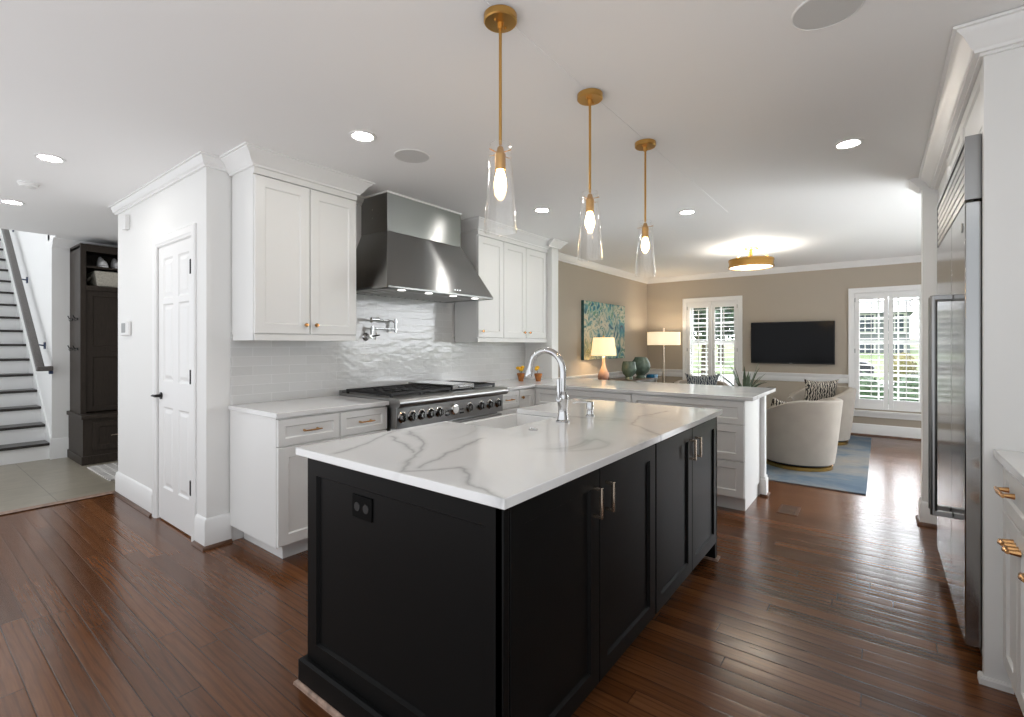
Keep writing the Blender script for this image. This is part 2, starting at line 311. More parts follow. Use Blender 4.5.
# ------------------------------------------------------------ mesh builder
class MB:
    def __init__(s): s.v = []; s.f = []
    def add(s, vs, fs):
        n = len(s.v); s.v += [tuple(v) for v in vs]; s.f += [[i + n for i in f] for f in fs]; return s
    def box(s, x0, x1, y0, y1, z0, z1):
        x0, x1 = sorted((x0, x1)); y0, y1 = sorted((y0, y1)); z0, z1 = sorted((z0, z1))
        return s.add([(x, y, z) for z in (z0, z1) for y in (y0, y1) for x in (x0, x1)],
                     [(0, 2, 3, 1), (4, 5, 7, 6), (0, 1, 5, 4), (2, 6, 7, 3), (0, 4, 6, 2), (1, 3, 7, 5)])
    def hexa(s, bot, top):
        return s.add(list(bot) + list(top), [(3, 2, 1, 0), (4, 5, 6, 7), (0, 1, 5, 4), (1, 2, 6, 5), (2, 3, 7, 6), (3, 0, 4, 7)])
    def prism(s, poly, a, b, axis='z'):
        n = len(poly)
        f = {'z': lambda p, h: (p[0], p[1], h), 'x': lambda p, h: (h, p[0], p[1]), 'y': lambda p, h: (p[0], h, p[1])}[axis]
        return s.add([f(p, a) for p in poly] + [f(p, b) for p in poly],
                     [list(range(n))[::-1], list(range(n, 2 * n))] + [(i, (i + 1) % n, (i + 1) % n + n, i + n) for i in range(n)])
    def tube(s, pts, r, n=10, cap=True):
        pts = [Vector(p) for p in pts]; rs = r if isinstance(r, (list, tuple)) else [r] * len(pts)
        rings = []; up = None
        for i, p in enumerate(pts):
            d = (pts[min(i + 1, len(pts) - 1)] - pts[max(i - 1, 0)]).normalized()
            if up is None:
                up = Vector((0, 0, 1)) if abs(d.z) < .9 else Vector((1, 0, 0))
            a = d.cross(up); 
            if a.length < 1e-6: a = d.cross(Vector((0, 1, 0)))
            a.normalize(); up = a.cross(d).normalized()
            rings.append([p + (a * cos(2 * pi * k / n) + up * sin(2 * pi * k / n)) * rs[i] for k in range(n)])
        vs = [v for R in rings for v in R]; fs = []
        for i in range(len(pts) - 1):
            for k in range(n): fs.append((i * n + k, i * n + (k + 1) % n, (i + 1) * n + (k + 1) % n, (i + 1) * n + k))
        if cap: fs += [list(range(n))[::-1], list(range((len(pts) - 1) * n, len(pts) * n))]
        return s.add(vs, fs)
    def lathe(s, prof, c=(0, 0, 0), n=24, axis='z', closed=False, cap=True):
        def mp(r, h, a):
            u, v = r * cos(a), r * sin(a)
            return {'z': (c[0] + u, c[1] + v, c[2] + h), '-y': (c[0] + u, c[1] - h, c[2] + v), '-x': (c[0] - h, c[1] + u, c[2] + v), '+y': (c[0] + u, c[1] + h, c[2] + v)}[axis]
        vs = [mp(r, h, 2 * pi * k / n) for r, h in prof for k in range(n)]; fs = []; m = len(prof)
        for i in range(m if closed else m - 1):
            j = (i + 1) % m
            for k in range(n): fs.append((i * n + k, i * n + (k + 1) % n, j * n + (k + 1) % n, j * n + k))
        if cap and not closed: fs += [list(range(n))[::-1], list(range((m - 1) * n, m * n))]
        return s.add(vs, fs)
    def sweep(s, path, prof, closed=False, side=1):
        """profile (offset from the path to its side, z) swept along an XY polyline with mitred corners"""
        P = [Vector((p[0], p[1])) for p in path]; n = len(P); rows = []
        for i in range(n):
            a = P[i] - P[i - 1] if (i or closed) else P[1] - P[0]
            b = P[(i + 1) % n] - P[i] if (i < n - 1 or closed) else P[-1] - P[-2]
            a.normalize(); b.normalize()
            na, nb = Vector((a.y, -a.x)) * side, Vector((b.y, -b.x)) * side
            mi = (na + nb) / max(.2, 1 + na.dot(nb))
            rows.append([(P[i].x + mi.x * o, P[i].y + mi.y * o, z) for o, z in prof])
        k = len(prof); vs = [v for r in rows for v in r]; fs = []
        for i in range(n if closed else n - 1):
            j = (i + 1) % n
            for q in range(k): fs.append((i * k + q, i * k + (q + 1) % k, j * k + (q + 1) % k, j * k + q))
        if not closed: fs += [list(range(k))[::-1], list(range((n - 1) * k, n * k))]
        return s.add(vs, fs)
    def blob(s, c, r, seed=0, amp=.2, n=14):
        rnd = random.Random(seed); ph = [rnd.uniform(0, 6) for _ in range(6)]; vs = []; fs = []
        rx, ry, rz = r
        for i in range(n + 1):
            th = pi * i / n
            for k in range(2 * n):
                p = pi * k / n
                q = 1 + amp * (sin(3 * p + ph[0]) * sin(2 * th + ph[1]) + .5 * sin(5 * p + ph[2] + 4 * th) + .3 * sin(9 * p + ph[3] - 5 * th)) * sin(th)
                vs.append((c[0] + rx * q * sin(th) * cos(p), c[1] + ry * q * sin(th) * sin(p), c[2] + rz * q * cos(th)))
        for i in range(n):
            for k in range(2 * n): fs.append((i * 2 * n + k, i * 2 * n + (k + 1) % (2 * n), (i + 1) * 2 * n + (k + 1) % (2 * n), (i + 1) * 2 * n + k))
        return s.add(vs, fs)
    def leaves(s, c, r, count, size, seed=1, shell=.55):
        rnd = random.Random(seed)
        for _ in range(count):
            d = Vector((rnd.gauss(0, 1), rnd.gauss(0, 1), rnd.gauss(0, 1))).normalized() * (shell + (1 - shell) * rnd.random())
            p = Vector((c[0] + d.x * r[0], c[1] + d.y * r[1], c[2] + d.z * r[2]))
            a = Vector((rnd.gauss(0, 1), rnd.gauss(0, 1), rnd.gauss(0, 1))).normalized(); b = a.orthogonal().normalized(); z = size * rnd.uniform(.6, 1.3)
            s.add([p - a * z, p + b * z * .5, p + a * z, p - b * z * .5], [(0, 1, 2, 3)])
        return s
    def xf(s, mat): s.v = [tuple(mat @ Vector(v)) for v in s.v]; return s

ORG = {}
def obj(name, mb, mat, parent=None, bevel=0, smooth=True, local=False, recalc=True):
    off = Vector((0, 0, 0)) if (parent is None or local) else ORG[parent.name]
    me = bpy.data.meshes.new(name)
    me.from_pydata([(v[0] - off.x, v[1] - off.y, v[2] - off.z) for v in mb.v], [], mb.f)
    if recalc:
        bm = bmesh.new(); bm.from_mesh(me); bmesh.ops.recalc_face_normals(bm, faces=bm.faces); bm.to_mesh(me); bm.free()
    if smooth:
        for p in me.polygons: p.use_smooth = True
        me.set_sharp_from_angle(angle=radians(32))
    me.materials.append(M[mat] if isinstance(mat, str) else mat)
    o = bpy.data.objects.new(name, me); col.objects.link(o)
    if parent: o.parent = parent
    ORG[o.name] = off
    if bevel:
        b = o.modifiers.new('bevel', 'BEVEL'); b.width = bevel; b.segments = 2; b.limit_method = 'ANGLE'; b.angle_limit = radians(40)
    return o
def tag(o, label, cat, group=None):
    o['label'] = label; o['category'] = cat
    if group: o['group'] = group
    return o
def thing(name, label, cat, loc=(0, 0, 0), group=None, rotz=0):
    o = bpy.data.objects.new(name, None); o.empty_display_size = .1; col.objects.link(o)
    o.location = loc; o.rotation_euler = (0, 0, rotz); ORG[o.name] = Vector(loc)
    return tag(o, label, cat, group)
def struct(name, mb, mat, parent=None, bevel=0, smooth=True):
    o = obj(name, mb, mat, parent, bevel, smooth)
    if parent is None: o['kind'] = 'structure'
    return o
def copy_tree(o, loc, rotz=None, label=None):
    c = o.copy(); col.objects.link(c); c.location = loc
    if rotz is not None: c.rotation_euler = (0, 0, rotz)
    if label: c['label'] = label
    def kids(src, dst):
        for ch in list(src.children):
            k = ch.copy(); col.objects.link(k); k.parent = dst; kids(ch, k)
    kids(o, c); return c

def facemap(face, pos):
    """(u along the face, w outwards, z) -> world"""
    return {'-y': lambda u, w_, z: (u, pos - w_, z), '+y': lambda u, w_, z: (u, pos + w_, z),
            '-x': lambda u, w_, z: (pos - w_, u, z), '+x': lambda u, w_, z: (pos + w_, u, z)}[face]
def shaker(name, parent, mat, face, pos, u0, u1, z0, z1, stile=.057, t=.02, rec=.009, raised=False, rail=None):
    f = facemap(face, pos); mb = MB(); rail = rail or stile
    def loop(w_, du, dz): return [f(u0 + du, w_, z0 + dz), f(u1 - du, w_, z0 + dz), f(u1 - du, w_, z1 - dz), f(u0 + du, w_, z1 - dz)]
    L = [loop(0, 0, 0), loop(t - .002, 0, 0), loop(t, .002, .002), loop(t, stile, rail), loop(t - rec, stile + .007, rail + .007)]
    if raised: L += [loop(t - rec, stile + .014, rail + .014), loop(t - .002, stile + .035, rail + .035)]
    vs = [v for l in L for v in l]; fs = [(0, 1, 2, 3)]
    for i in range(len(L) - 1):
        for k in range(4): fs.append((4 * i + k, 4 * i + (k + 1) % 4, 4 * i + 4 + (k + 1) % 4, 4 * i + 4 + k))
    n = 4 * (len(L) - 1); fs.append((n, n + 1, n + 2, n + 3))
    mb.add(vs, fs)
    return obj(name, mb, mat, parent, smooth=False)
def pull(parent, face, pos, u, z, length, mat, vertical=False, r=.005, stand=.032, square=False, name='pull'):
    """bar pull on two posts"""
    f = facemap(face, pos); mb = MB(); h = length / 2
    if square:
        def bx(ua, ub, wa, wb, za, zb):
            vs = [f(uu, ww, zz) for zz in (za, zb) for ww in (wa, wb) for uu in (ua, ub)]
            mb.add(vs, [(0, 2, 3, 1), (4, 5, 7, 6), (0, 1, 5, 4), (2, 6, 7, 3), (0, 4, 6, 2), (1, 3, 7, 5)])
        if vertical:
            bx(u - r, u + r, stand - 2 * r, stand, z - h, z + h)
            for q in (-1, 1): bx(u - r, u + r, 0, stand - r, z + q * (h - r) - r, z + q * (h - r) + r)
        else:
            bx(u - h, u + h, stand - 2 * r, stand, z - r, z + r)
            for q in (-1, 1): bx(u + q * (h - r) - r, u + q * (h - r) + r, 0, stand - r, z - r, z + r)
        return obj(name, mb, mat, parent, bevel=.0015)
    if vertical:
        mb.tube([f(u, stand, z - h), f(u, stand, z + h)], r, 10)
        for q in (-1, 1): mb.tube([f(u, 0, z + q * h * .72), f(u, stand, z + q * h * .72)], r * .9, 8)
    else:
        mb.tube([f(u - h, stand, z), f(u - h * .6, stand, z), f(u, stand + .002, z), f(u + h * .6, stand, z), f(u + h, stand, z)], [r * .8, r, r * 1.15, r, r * .8], 10)
        for q in (-1, 1): mb.tube([f(u + q * h * .72, 0, z), f(u + q * h * .72, stand, z)], [r * 1.5, r * .9], 8)
    return obj(name, mb, mat, parent)
def knob(parent, face, pos, u, z, mat, r=.015, name='knob'):
    ax = {'-y': '-y', '-x': '-x', '+y': '+y'}[face]; c = {'-y': (u, pos, z), '+y': (u, pos, z), '-x': (pos, u, z)}[face]
    return obj(name, MB().lathe([(r * .45, 0), (r * .4, .012), (r * .9, .016), (r, .022), (r * .85, .028), (.001, .030)], c, 16, ax), mat, parent)

CROWN = lambda z, p=.09, h=.085: [(0, z - h), (.018, z - h), (.020, z - h + .012), (.03, z - h + .02), (p * .62, z - .035), (p - .014, z - .018), (p - .012, z - .012), (p, z - .010), (p, z), (0, z)]
BASE = lambda h, t=.016: [(0, 0), (t, 0), (t, h - .035), (t * .85, h - .030), (t * .8, h - .018), (t * .35, h - .004), (0, h)]
SHOE = [(.016, 0), (.034, 0), (.032, .010), (.026, .018), (.016, .022)]

# ------------------------------------------------------------ setting
CZ, W, F = 2.54, 3.46, 8.71
struct('floor', MB().box(-.9, 8.9, -1.15, 5.45, -.05, 0).box(1.39, 3.2, 5.3, 5.45, -.05, 0), 'floor')
struct('floor_hall', MB().box(-.9, 3.2, 5.45, 12.0, -.05, 0), 'tile')
struct('trim_threshold', MB().prism([(5.425, 0), (5.475, 0), (5.468, .008), (5.3752, .008)], -.9, 1.29, 'x'), 'rawwood')
struct('ceiling', MB().box(-.9, 4.75, 1.12, W + .12, CZ, CZ + .2).box(-.9, 4.75, -1.15, 1.12, CZ + .003, CZ + .2)
       .box(4.75, 8.95, -1.15, W + .12, CZ + .004, CZ + .2).box(-.9, 3.2, W + .12, 7.35, CZ, CZ + .2).box(1.19, 3.2, 7.35, 7.8, CZ, CZ + .2).box(-1.8, .2, 7.35, 7.8, CZ, CZ + .2), 'ceiling', smooth=False)
DW = 1.274
struct('wall_door', MB().box(DW, DW + .115, W, 3.685, 0, CZ).box(DW, DW + .115, 4.365, 5.375, 0, CZ).box(DW, DW + .115, 3.685, 4.365, 2.05, CZ)
       .box(DW + .115, 3.2, 5.26, 5.375, 0, CZ), 'wall', smooth=False)
struct('wall_range', MB().box(DW + .115, 4.92, W, W + .12, 0, CZ).box(4.78, 4.92, 3.065, W, 0, CZ), 'wall', smooth=False)
struct('wall_living', MB().box(4.92, F + .2, W + .01, W + .13, 0, CZ + .004), 'tan', smooth=False)
WIN = [(1.90, 2.735, .40, 2.065), (-.485, .305, .385, 2.075)]
mb = MB(); ys = [-1.15, WIN[1][0], WIN[1][1], WIN[0][0], WIN[0][1], W + .01]
for a, b in ((ys[0], ys[1]), (ys[2], ys[3]), (ys[4], ys[5])): mb.box(F, F + .2, a, b, 0, CZ + .004)
for (a, b, z0, z1) in WIN: mb.box(F, F + .2, a, b, 0, z0); mb.box(F, F + .2, a, b, z1, CZ + .004)
struct('wall_far', mb, 'tan', smooth=False)
struct('wall_right', MB().box(.88, 5.0, -1.15, -1.0, 0, CZ + .003).box(8.4, F + .2, -1.15, -1.0, 0, CZ + .003).box(5.0, 8.4, -1.15, -1.0, 2.2, CZ + .003), 'wall', smooth=False)  # unseen opening beside the living room, added to let daylight in
struct('wall_partition', MB().box(4.63, 4.77, -1.0, -.245, 0, CZ + .003), 'wall', smooth=False)
struct('wall_hall', MB().box(1.19, 3.2, 7.58, 7.70, 0, CZ).box(1.19, 1.30, 7.70, 12, 0, 5.2).box(3.08, 3.2, 5.375, 7.58, 0, CZ), 'wall', smooth=False)
struct('wall_stairwell', MB().box(.08, 1.3, 12, 12.1, 0, 3.4).box(-1.8, 1.3, 7.25, 7.35, CZ + .2, 5.2).box(-1.8, 1.3, 7.25, 12.1, 5.2, 5.3), 'wall', smooth=False)  # header and roof overrun the unseen left side, added to keep sun out

# crowns, baseboards, chair rail
struct('trim_1', MB().sweep([(3.08, 5.375), (DW, 5.375), (DW, W), (1.40, W)], CROWN(CZ, .055, .075), side=1), 'trim')
struct('trim_2', MB().sweep([(4.69, 3.065), (4.92, 3.065), (4.92, W + .01), (F, W + .01), (F, -1.0), (4.77, -1.0), (4.77, -.245), (4.62, -.245)], CROWN(CZ + .004, .085, .085), side=1), 'trim')
struct('trim_3', MB().sweep([(2.17, W), (3.55, W)], CROWN(CZ, .06, .06), side=1), 'trim')
struct('trim_4', MB().sweep([(1.19, 12), (1.19, 7.58), (3.08, 7.58)], [(0, CZ - .09), (.015, CZ - .09), (.085, CZ), (0, CZ)], side=1) if False else
       MB().sweep([(1.19, 7.58), (3.08, 7.58)], CROWN(CZ, .085, .09), side=1), 'trim')
RAIL = [(0, .745), (.012, .748), (.016, .765), (.022, .775), (.022, .825), (.028, .832), (.032, .855), (.036, .862), (.036, .875), (0, .875)]
struct('trim_chair_rail', MB().sweep([(4.92, W + .01), (F, W + .01), (F, 2.80)], RAIL, side=1).sweep([(F, 1.84), (F, .375)], RAIL, side=1), 'trim')
def base(name, paths, h, shoe=True):
    mb = MB(); ms = MB()
    for p, s_ in paths: mb.sweep(p, BASE(h), side=s_); ms.sweep(p, SHOE, side=s_)
    o = struct(name, mb, 'trim')
    if shoe: obj('shoe_molding', ms, 'shoewood', o)
base('baseboard_door', [([(1.40, 5.375), (DW, 5.375), (DW, 4.44)], 1), ([(DW, 3.61), (DW, W), (1.42, W)], 1)], .195)
base('baseboard_far', [([(4.92, W + .01), (F, W + .01), (F, -1.0)], 1)], .168)
base('baseboard_hall', [([(1.19, 7.585), (1.19, 7.58), (1.345, 7.58)], 1)], .235, False)
base('baseboard_right', [([(4.77, -.9), (4.77, -.245), (4.63, -.245), (4.63, -.36)], 1)], .17)

# door in the left wall
d = struct('door_1', MB().sweep([(3.685, 0), (3.685, 2.055), (4.365, 2.055), (4.365, 0)], [(0, 0), (.07, 0), (.07, .010), (.062, .016), (.02, .016), (.008, .008), (0, .008)], side=-1), 'trim')
me = d.data
for v in me.vertices: y, z, o_ = v.co.x, v.co.y, v.co.z; v.co = (DW - o_, y, z)
bm = bmesh.new(); bm.from_mesh(me); bmesh.ops.recalc_face_normals(bm, faces=bm.faces); bm.to_mesh(me); bm.free()
slab = MB(); X0, X1 = DW + .006, DW + .04
cells_u = [(3.69, 3.765), (3.765, 3.968), (3.968, 4.065), (4.065, 4.265), (4.265, 4.36)]
cells_z = [(.012, .25), (.25, .855), (.855, 1.045), (1.045, 1.62), (1.62, 1.66), (1.66, 1.96), (1.96, 2.05)]
f = facemap('-x', X0)
slab.box(X0 + .012, X1, 3.69, 4.36, .012, 2.05)
for i, (a, b) in enumerate(cells_u):
    for j, (z0, z1) in enumerate(cells_z):
        if i % 2 and j % 2:
            L = [[f(a + q, ww, z0 + q), f(b - q, ww, z0 + q), f(b - q, ww, z1 - q), f(a + q, ww, z1 - q)] for q, ww in ((0, 0), (.012, -.009), (.022, -.009), (.045, -.002))]
            vs = [v for l in L for v in l]; fs = [(4 * k + q, 4 * k + (q + 1) % 4, 4 * k + 4 + (q + 1) % 4, 4 * k + 4 + q) for k in range(3) for q in range(4)] + [(12, 13, 14, 15)]
            slab.add(vs, fs)
        else:
            slab.add([f(a, 0, z0), f(b, 0, z0), f(b, 0, z1), f(a, 0, z1)], [(0, 1, 2, 3)])
dl = obj('door_leaf', slab, 'trim', d, smooth=False)
obj('lever_handle', MB().lathe([(.026, 0), (.026, .008), (.012, .012), (.010, .045), (.001, .046)], (X0, 4.30, .934), 18, '-x').tube([(X0 - .042, 4.30, .934), (X0 - .046, 4.33, .936), (X0 - .044, 4.365, .932)], [.009, .009, .006], 10), 'blackmetal', d)
for z in (1.845, 1.099, .35): obj('hinge', MB().box(DW - .010, DW + .006, 3.668, 3.712, z - .048, z + .048).tube([(DW - .012, 3.683, z - .048), (DW - .012, 3.683, z + .048)], .006, 8), 'blackmetal', d)

# windows with plantation shutters
def window(n, y0, y1, z0, z1, sill):
    mb = MB()
    c = .065
    mb.box(F - .022, F, y0 - c, y0, z0 - .02, z1).box(F - .022, F, y1, y1 + c, z0 - .02, z1).box(F - .022, F, y0 - c, y1 + c, z1, z1 + c)
    mb.box(F - .03, F, y0 - c - .008, y0 - c + .012, z0 - .02, z1 + c - .012).box(F - .03, F, y1 + c - .012, y1 + c + .008, z0 - .02, z1 + c - .012).box(F - .03, F, y0 - c - .008, y1 + c + .008, z1 + c - .012, z1 + c + .008)
    for a, b in ((y0, y0 + .02), (y1 - .02, y1)): mb.box(F, F + .19, a, b, z0, z1)
    mb.box(F, F + .19, y0, y1, z1 - .02, z1).box(F, F + .19, y0, y1, z0, z0 + .02)
    o = struct('window_%d' % n, mb, 'trim', bevel=.002)
    obj('sill', MB().box(F - .06, F, y0 - .09, y1 + .09, z0 - .05, z0 - .02).box(F - .02, F, y0 - .07, y1 + .07, z0 - .115, z0 - .05), 'trim', o, bevel=.004)
    sa = MB(); xs = F + .10; mid = (z0 + z1) / 2 + .14
    for a, b, x in ((z0 + .02, mid, xs), (mid - .035, z1 - .02, xs + .03)):
        for q, r in ((y0 + .02, y0 + .06), (y1 - .06, y1 - .02)): sa.box(x, x + .03, q, r, a, b)
        sa.box(x, x + .03, y0 + .06, y1 - .06, a, a + .05).box(x, x + .03, y0 + .06, y1 - .06, b - .04, b)
        for k in (1, 2):
            yy = y0 + .06 + (y1 - y0 - .12) * k / 3; sa.box(x + .005, x + .025, yy - .011, yy + .011, a + .05, b - .04)
        zz = (a + b) / 2; sa.box(x + .006, x + .024, y0 + .06, y1 - .06, zz - .011, zz + .011)
    obj('sash', sa, 'trim', o)
    obj('glass_pane', MB().box(xs + .012, xs + .016, y0 + .05, y1 - .05, z0 + .06, mid - .02).box(xs + .042, xs + .046, y0 + .05, y1 - .05, mid, z1 - .05), 'pane', o)
    ym = (y0 + y1) / 2
    for a, b in ((y0 + .004, ym - .002), (ym + .002, y1 - .004)):
        fr = MB(); st = .052; zt, zb = z1 - .10, z0 + .145; x0, x1 = F - .012, F + .016
        fr.box(x0, x1, a, a + st, z0 + .005, z1 - .005).box(x0, x1, b - st, b, z0 + .005, z1 - .005)
        fr.box(x0, x1, a + st, b - st, zt, z1 - .005).box(x0, x1, a + st, b - st, z0 + .005, zb)
        p = obj('shutter_panel', fr, 'trim', o, bevel=.003)
        lv = MB(); nl = int(round((zt - zb) / .0765)); pitch = (zt - zb) / nl
        for k in range(nl):
            zc = zb + pitch * (k + .5); xc = F + .002; tl = radians(7); pr = []
            for q in range(10):
                an = 2 * pi * q / 10; u, v = .038 * cos(an), .0052 * sin(an)
                pr.append((xc + u * cos(tl) - v * sin(tl), zc + u * sin(tl) + v * cos(tl)))
            lv.add([(px, a + st + .002, pz) for px, pz in pr] + [(px, b - st - .002, pz) for px, pz in pr], [list(range(10)), list(range(19, 9, -1))] + [(i, (i + 1) % 10, (i + 1) % 10 + 10, i + 10) for i in range(10)])
        obj('louvers', lv, 'trim', p)
        obj('tilt_rod', MB().box(F - .046, F - .038, (a + b) / 2 - .005, (a + b) / 2 + .005, zb + .06, zt - .05), 'trim', p)
        hy = a if a < ym - .1 else b
        for zz in (z0 + .12, (z0 + z1) / 2, z1 - .10): obj('shutter_hinge', MB().box(F - .016, F - .011, hy - .007, hy + .007, zz - .03, zz + .03), 'greyplastic', p)
    return o
window(1, *WIN[0], 0); window(2, *WIN[1], 0)

# backsplash
struct('trim_backsplash', MB().box(1.42, 2.20, W - .010, W, .914, 1.40).box(2.20, 3.52, W - .010, W, .90, 1.76).box(3.52, 4.78, W - .010, W, .914, 1.40), 'splash', smooth=False)

# ------------------------------------------------------------ island
isl = thing('kitchen_island', 'matte black shaker kitchen island cabinet under the veined white top', 'kitchen island', (2.05, 1.30, 0))
obj('body', MB().box(1.03, 3.104, .822, 1.765, .11, .648).box(1.03, 3.104, .822, 1.412, .648, .884).box(1.03, 1.793, 1.412, 1.765, .648, .884).box(2.447, 3.104, 1.412, 1.765, .648, .884), 'black', isl)
shaker('end_panel', isl, 'black', '-x', 1.03,    .803, 1.774, .10, .884, stile=.062, t=.022, rec=.012, rail=.068)
obj('plinth', MB().sweep([(1.12, 1.784), (.995, 1.784), (.995, .80), (1.075, .80)], [(-.012, .016), (.012, .016), (.012, .095), (.002, .103), (-.012, .103)], side=1), 'black', isl)
obj('shoe_molding', MB().sweep([(1.12, 1.796), (.983, 1.796), (.983, .79)], [(0, 0), (.014, 0), (.012, .010), (.004, .016), (0, .016)], side=1), 'rawwood', isl)
obj('corner_post', MB().box(1.008, 1.036, .800, .83, .10, .884), 'black', isl, bevel=.004)
obj('toe_kick', MB().box(1.06, 3.06, .885, .90, 0, .11), 'dark', isl)
obj('foot', MB().prism([(.80, .0), (.80, .10), (.90, .10), (.90, 0)], 3.084, 3.124, 'x'), 'black', isl, bevel=.003)
obj('foot_shoe', MB().box(3.08, 3.142, .785, .90, 0, .014), 'rawwood', isl)
obj('far_panel', MB().box(3.104, 3.124, .80, 1.774, .0, .884), 'black', isl)
for i, (a, b) in enumerate(((1.040, 1.562), (1.566, 2.103), (2.115, 2.632), (2.636, 3.122))):
    dr = shaker('door', isl, 'black', '-y', .822, a, b, .105, .872, stile=.062, t=.022, rec=.011)
    u = b - .045 if i % 2 == 0 else a + .045
    pull(dr, '-y', .80, u, .765, .108, 'pull', vertical=True, r=.0055, stand=.036, square=True)
ol = obj('outlet', MB().box(1.014, 1.0205, 1.378, 1.49, .708, .788), 'outlet', isl, bevel=.002)
for y in (1.41, 1.46):
    obj('socket', MB().lathe([(.016, 0), (.015, .002), (.001, .002)], (1.014, y, .748), 18, '-x'), 'greysocket', ol)
# worktop with the cut for the sink
CX0, CX1, CY0, CY1 = .985, 3.172, .778, 1.822
top = MB().prism([(CX0, CY0), (CX1, CY0), (CX1, CY1), (2.43, CY1), (2.43, 1.43), (1.81, 1.43), (1.81, CY1), (CX0, CY1)], .884, .914)
tag(obj('island_countertop', top, 'quartz_bold', bevel=.003), 'large white quartz slab with grey veins lying on the black island', 'countertop')
sk = MB().prism([(1.795, 1.415), (2.445, 1.415), (2.445, 1.85), (1.795, 1.85)], .65, .66)
for a in ((1.795, 1.812, 1.415, 1.85), (2.428, 2.445, 1.415, 1.85), (1.812, 2.428, 1.415, 1.432)): sk.box(*a, .66, .882)
sk.box(1.812, 2.428, 1.815, 1.85, .66, .884)
s = tag(obj('farmhouse_sink', sk, 'fireclay', bevel=.004), 'white apron front basin set into the back of the island', 'sink')
obj('drain', MB().lathe([(.045, 0), (.045, .004), (.03, .005), (.03, .001), (.001, .001)], (2.12, 1.63, .66), 24), 'chrome', s)
fx, fy = 2.155, 1.314
fa = thing('kitchen_faucet', 'tall polished chrome gooseneck faucet standing on the island top', 'faucet', (fx, fy, .914))
obj('body', MB().lathe([(.036, 0), (.036, .008), (.029, .014), (.024, .05), (.024, .08), (.030, .12), (.031, .135), (.024, .15), (.020, .16)], (fx, fy, .914), 24), 'chrome', fa)
arc = [(fx, fy, 1.07), (fx, fy, 1.17)] + [(fx, fy + .105 - .105 * cos(a), 1.178 + .108 * sin(a)) for a in [pi * k / 14 for k in range(0, 12)]]
obj('spout', MB().tube(arc, .0168, 14), 'chrome', fa)
e0 = Vector(arc[-1]); dr_ = (Vector(arc[-1]) - Vector(arc[-2])).normalized(); dr_ = (dr_ + Vector((0, .0, -1.7))).normalized()
obj('spray_head', MB().tube([e0 - dr_ * .01, e0 + dr_ * .012, e0 + dr_ * .016, e0 + dr_ * .085, e0 + dr_ * .105, e0 + dr_ * .112], [.0175, .019, .0175, .024, .027, .024], 18), 'chrome', fa)
obj('lever', MB().tube([(fx - .024, fy, 1.035), (fx - .046, fy, 1.038)], .014, 12).tube([(fx - .040, fy, 1.035), (fx - .044, fy, 1.07), (fx - .046, fy, 1.14)], [.011, .010, .008], 10), 'chrome', fa)
sx_, sy_ = 2.43, 1.303
so_ = thing('soap_dispenser', 'short chrome soap pump beside the tall faucet', 'soap dispenser', (sx_, sy_, .914))
obj('base', MB().lathe([(.026, 0), (.026, .006), (.019, .012), (.017, .03), (.017, .036), (.021, .04), (.021, .075), (.018, .082), (.001, .083)], (sx_, sy_, .914), 20), 'chrome', so_)
obj('nozzle', MB().tube([(sx_, sy_, .990), (sx_ - .05, sy_ + .06, .992), (sx_ - .062, sy_ + .075, .984)], [.006, .005, .005], 10), 'chrome', so_)
tag(obj('air_switch', MB().lathe([(.022, 0), (.022, .005), (.018, .007), (.014, .007), (.013, .004), (.001, .004)], (1.867, 1.302, .914), 24), 'chrome'), 'small round chrome button flush in the island top left of the faucet', 'switch')

# ------------------------------------------------------------ range wall base cabinets
BF = 2.832  # carcass face
def base_cab(name, label, x0, x1, drawers, doors, knobs=True, group=None):
    t = thing(name, label, 'cabinet', ((x0 + x1) / 2, 3.15, 0), group)
    obj('carcass', MB().box(x0, x1, BF, W - .012, .114, .884), 'cab', t)
    obj('toe_kick', MB().box(x0 + (.0 if x0 > 1.45 else .085), x1, BF + .09, W - .02, 0, .114), 'cab', t)
    for a, b in drawers:
        dr = shaker('drawer', t, 'cab', '-y', BF, a + .002, b - .002, .715, .872, stile=.042, rec=.009)
        pull(dr, '-y', BF - .02, (a + b) / 2, .793, .12, 'bronze')
    for i, (a, b, k) in enumerate(doors):
        dr = shaker('door', t, 'cab', '-y', BF, a + .002, b - .002, .122, .706 if drawers else .872, stile=.062)
        knob(dr, '-y', BF - .02, (b - .035) if k > 0 else (a + .035), .65 if drawers else .80, 'bronze')
    return t
base_cab('base_cabinet', 'white shaker base cabinet at the open left end of the range wall', 1.412, 1.824, [(1.414, 1.824)], [(1.414, 1.824, 1)])
base_cab('base_cabinet', 'white shaker base cabinet touching the left side of the range', 1.826, 2.206, [(1.826, 2.206)], [(1.826, 2.206, -1)])
base_cab('base_cabinet', 'narrow white drawer cabinet touching the right side of the range', 3.452, 3.80, [(3.452, 3.80)], [(3.452, 3.80, -1)])
cc = base_cab('corner_cabinet', 'white cabinet in the corner between range wall and peninsula', 3.802, 4.08, [], [(3.802, 4.052, -1)])
obj('corner_stile', MB().box(4.054, 4.08, 2.802, 2.832, .114, .884), 'cab', cc)
tag(obj('range_countertop', MB().box(1.40, 2.214, 2.800, W - .010, .884, .914), 'quartz', bevel=.003), 'short white quartz counter left of the range', 'countertop')
PX = 4.08
tag(obj('peninsula_countertop', MB().prism([(3.446, 2.80), (PX - .03, 2.80), (PX - .03, .775), (5.06, .775), (5.06, 3.06), (4.775, 3.06), (4.775, W - .010), (3.446, W - .010)], .884, .914), 'quartz', bevel=.003),
    'L shaped white quartz counter running right of the range and over the peninsula', 'countertop')
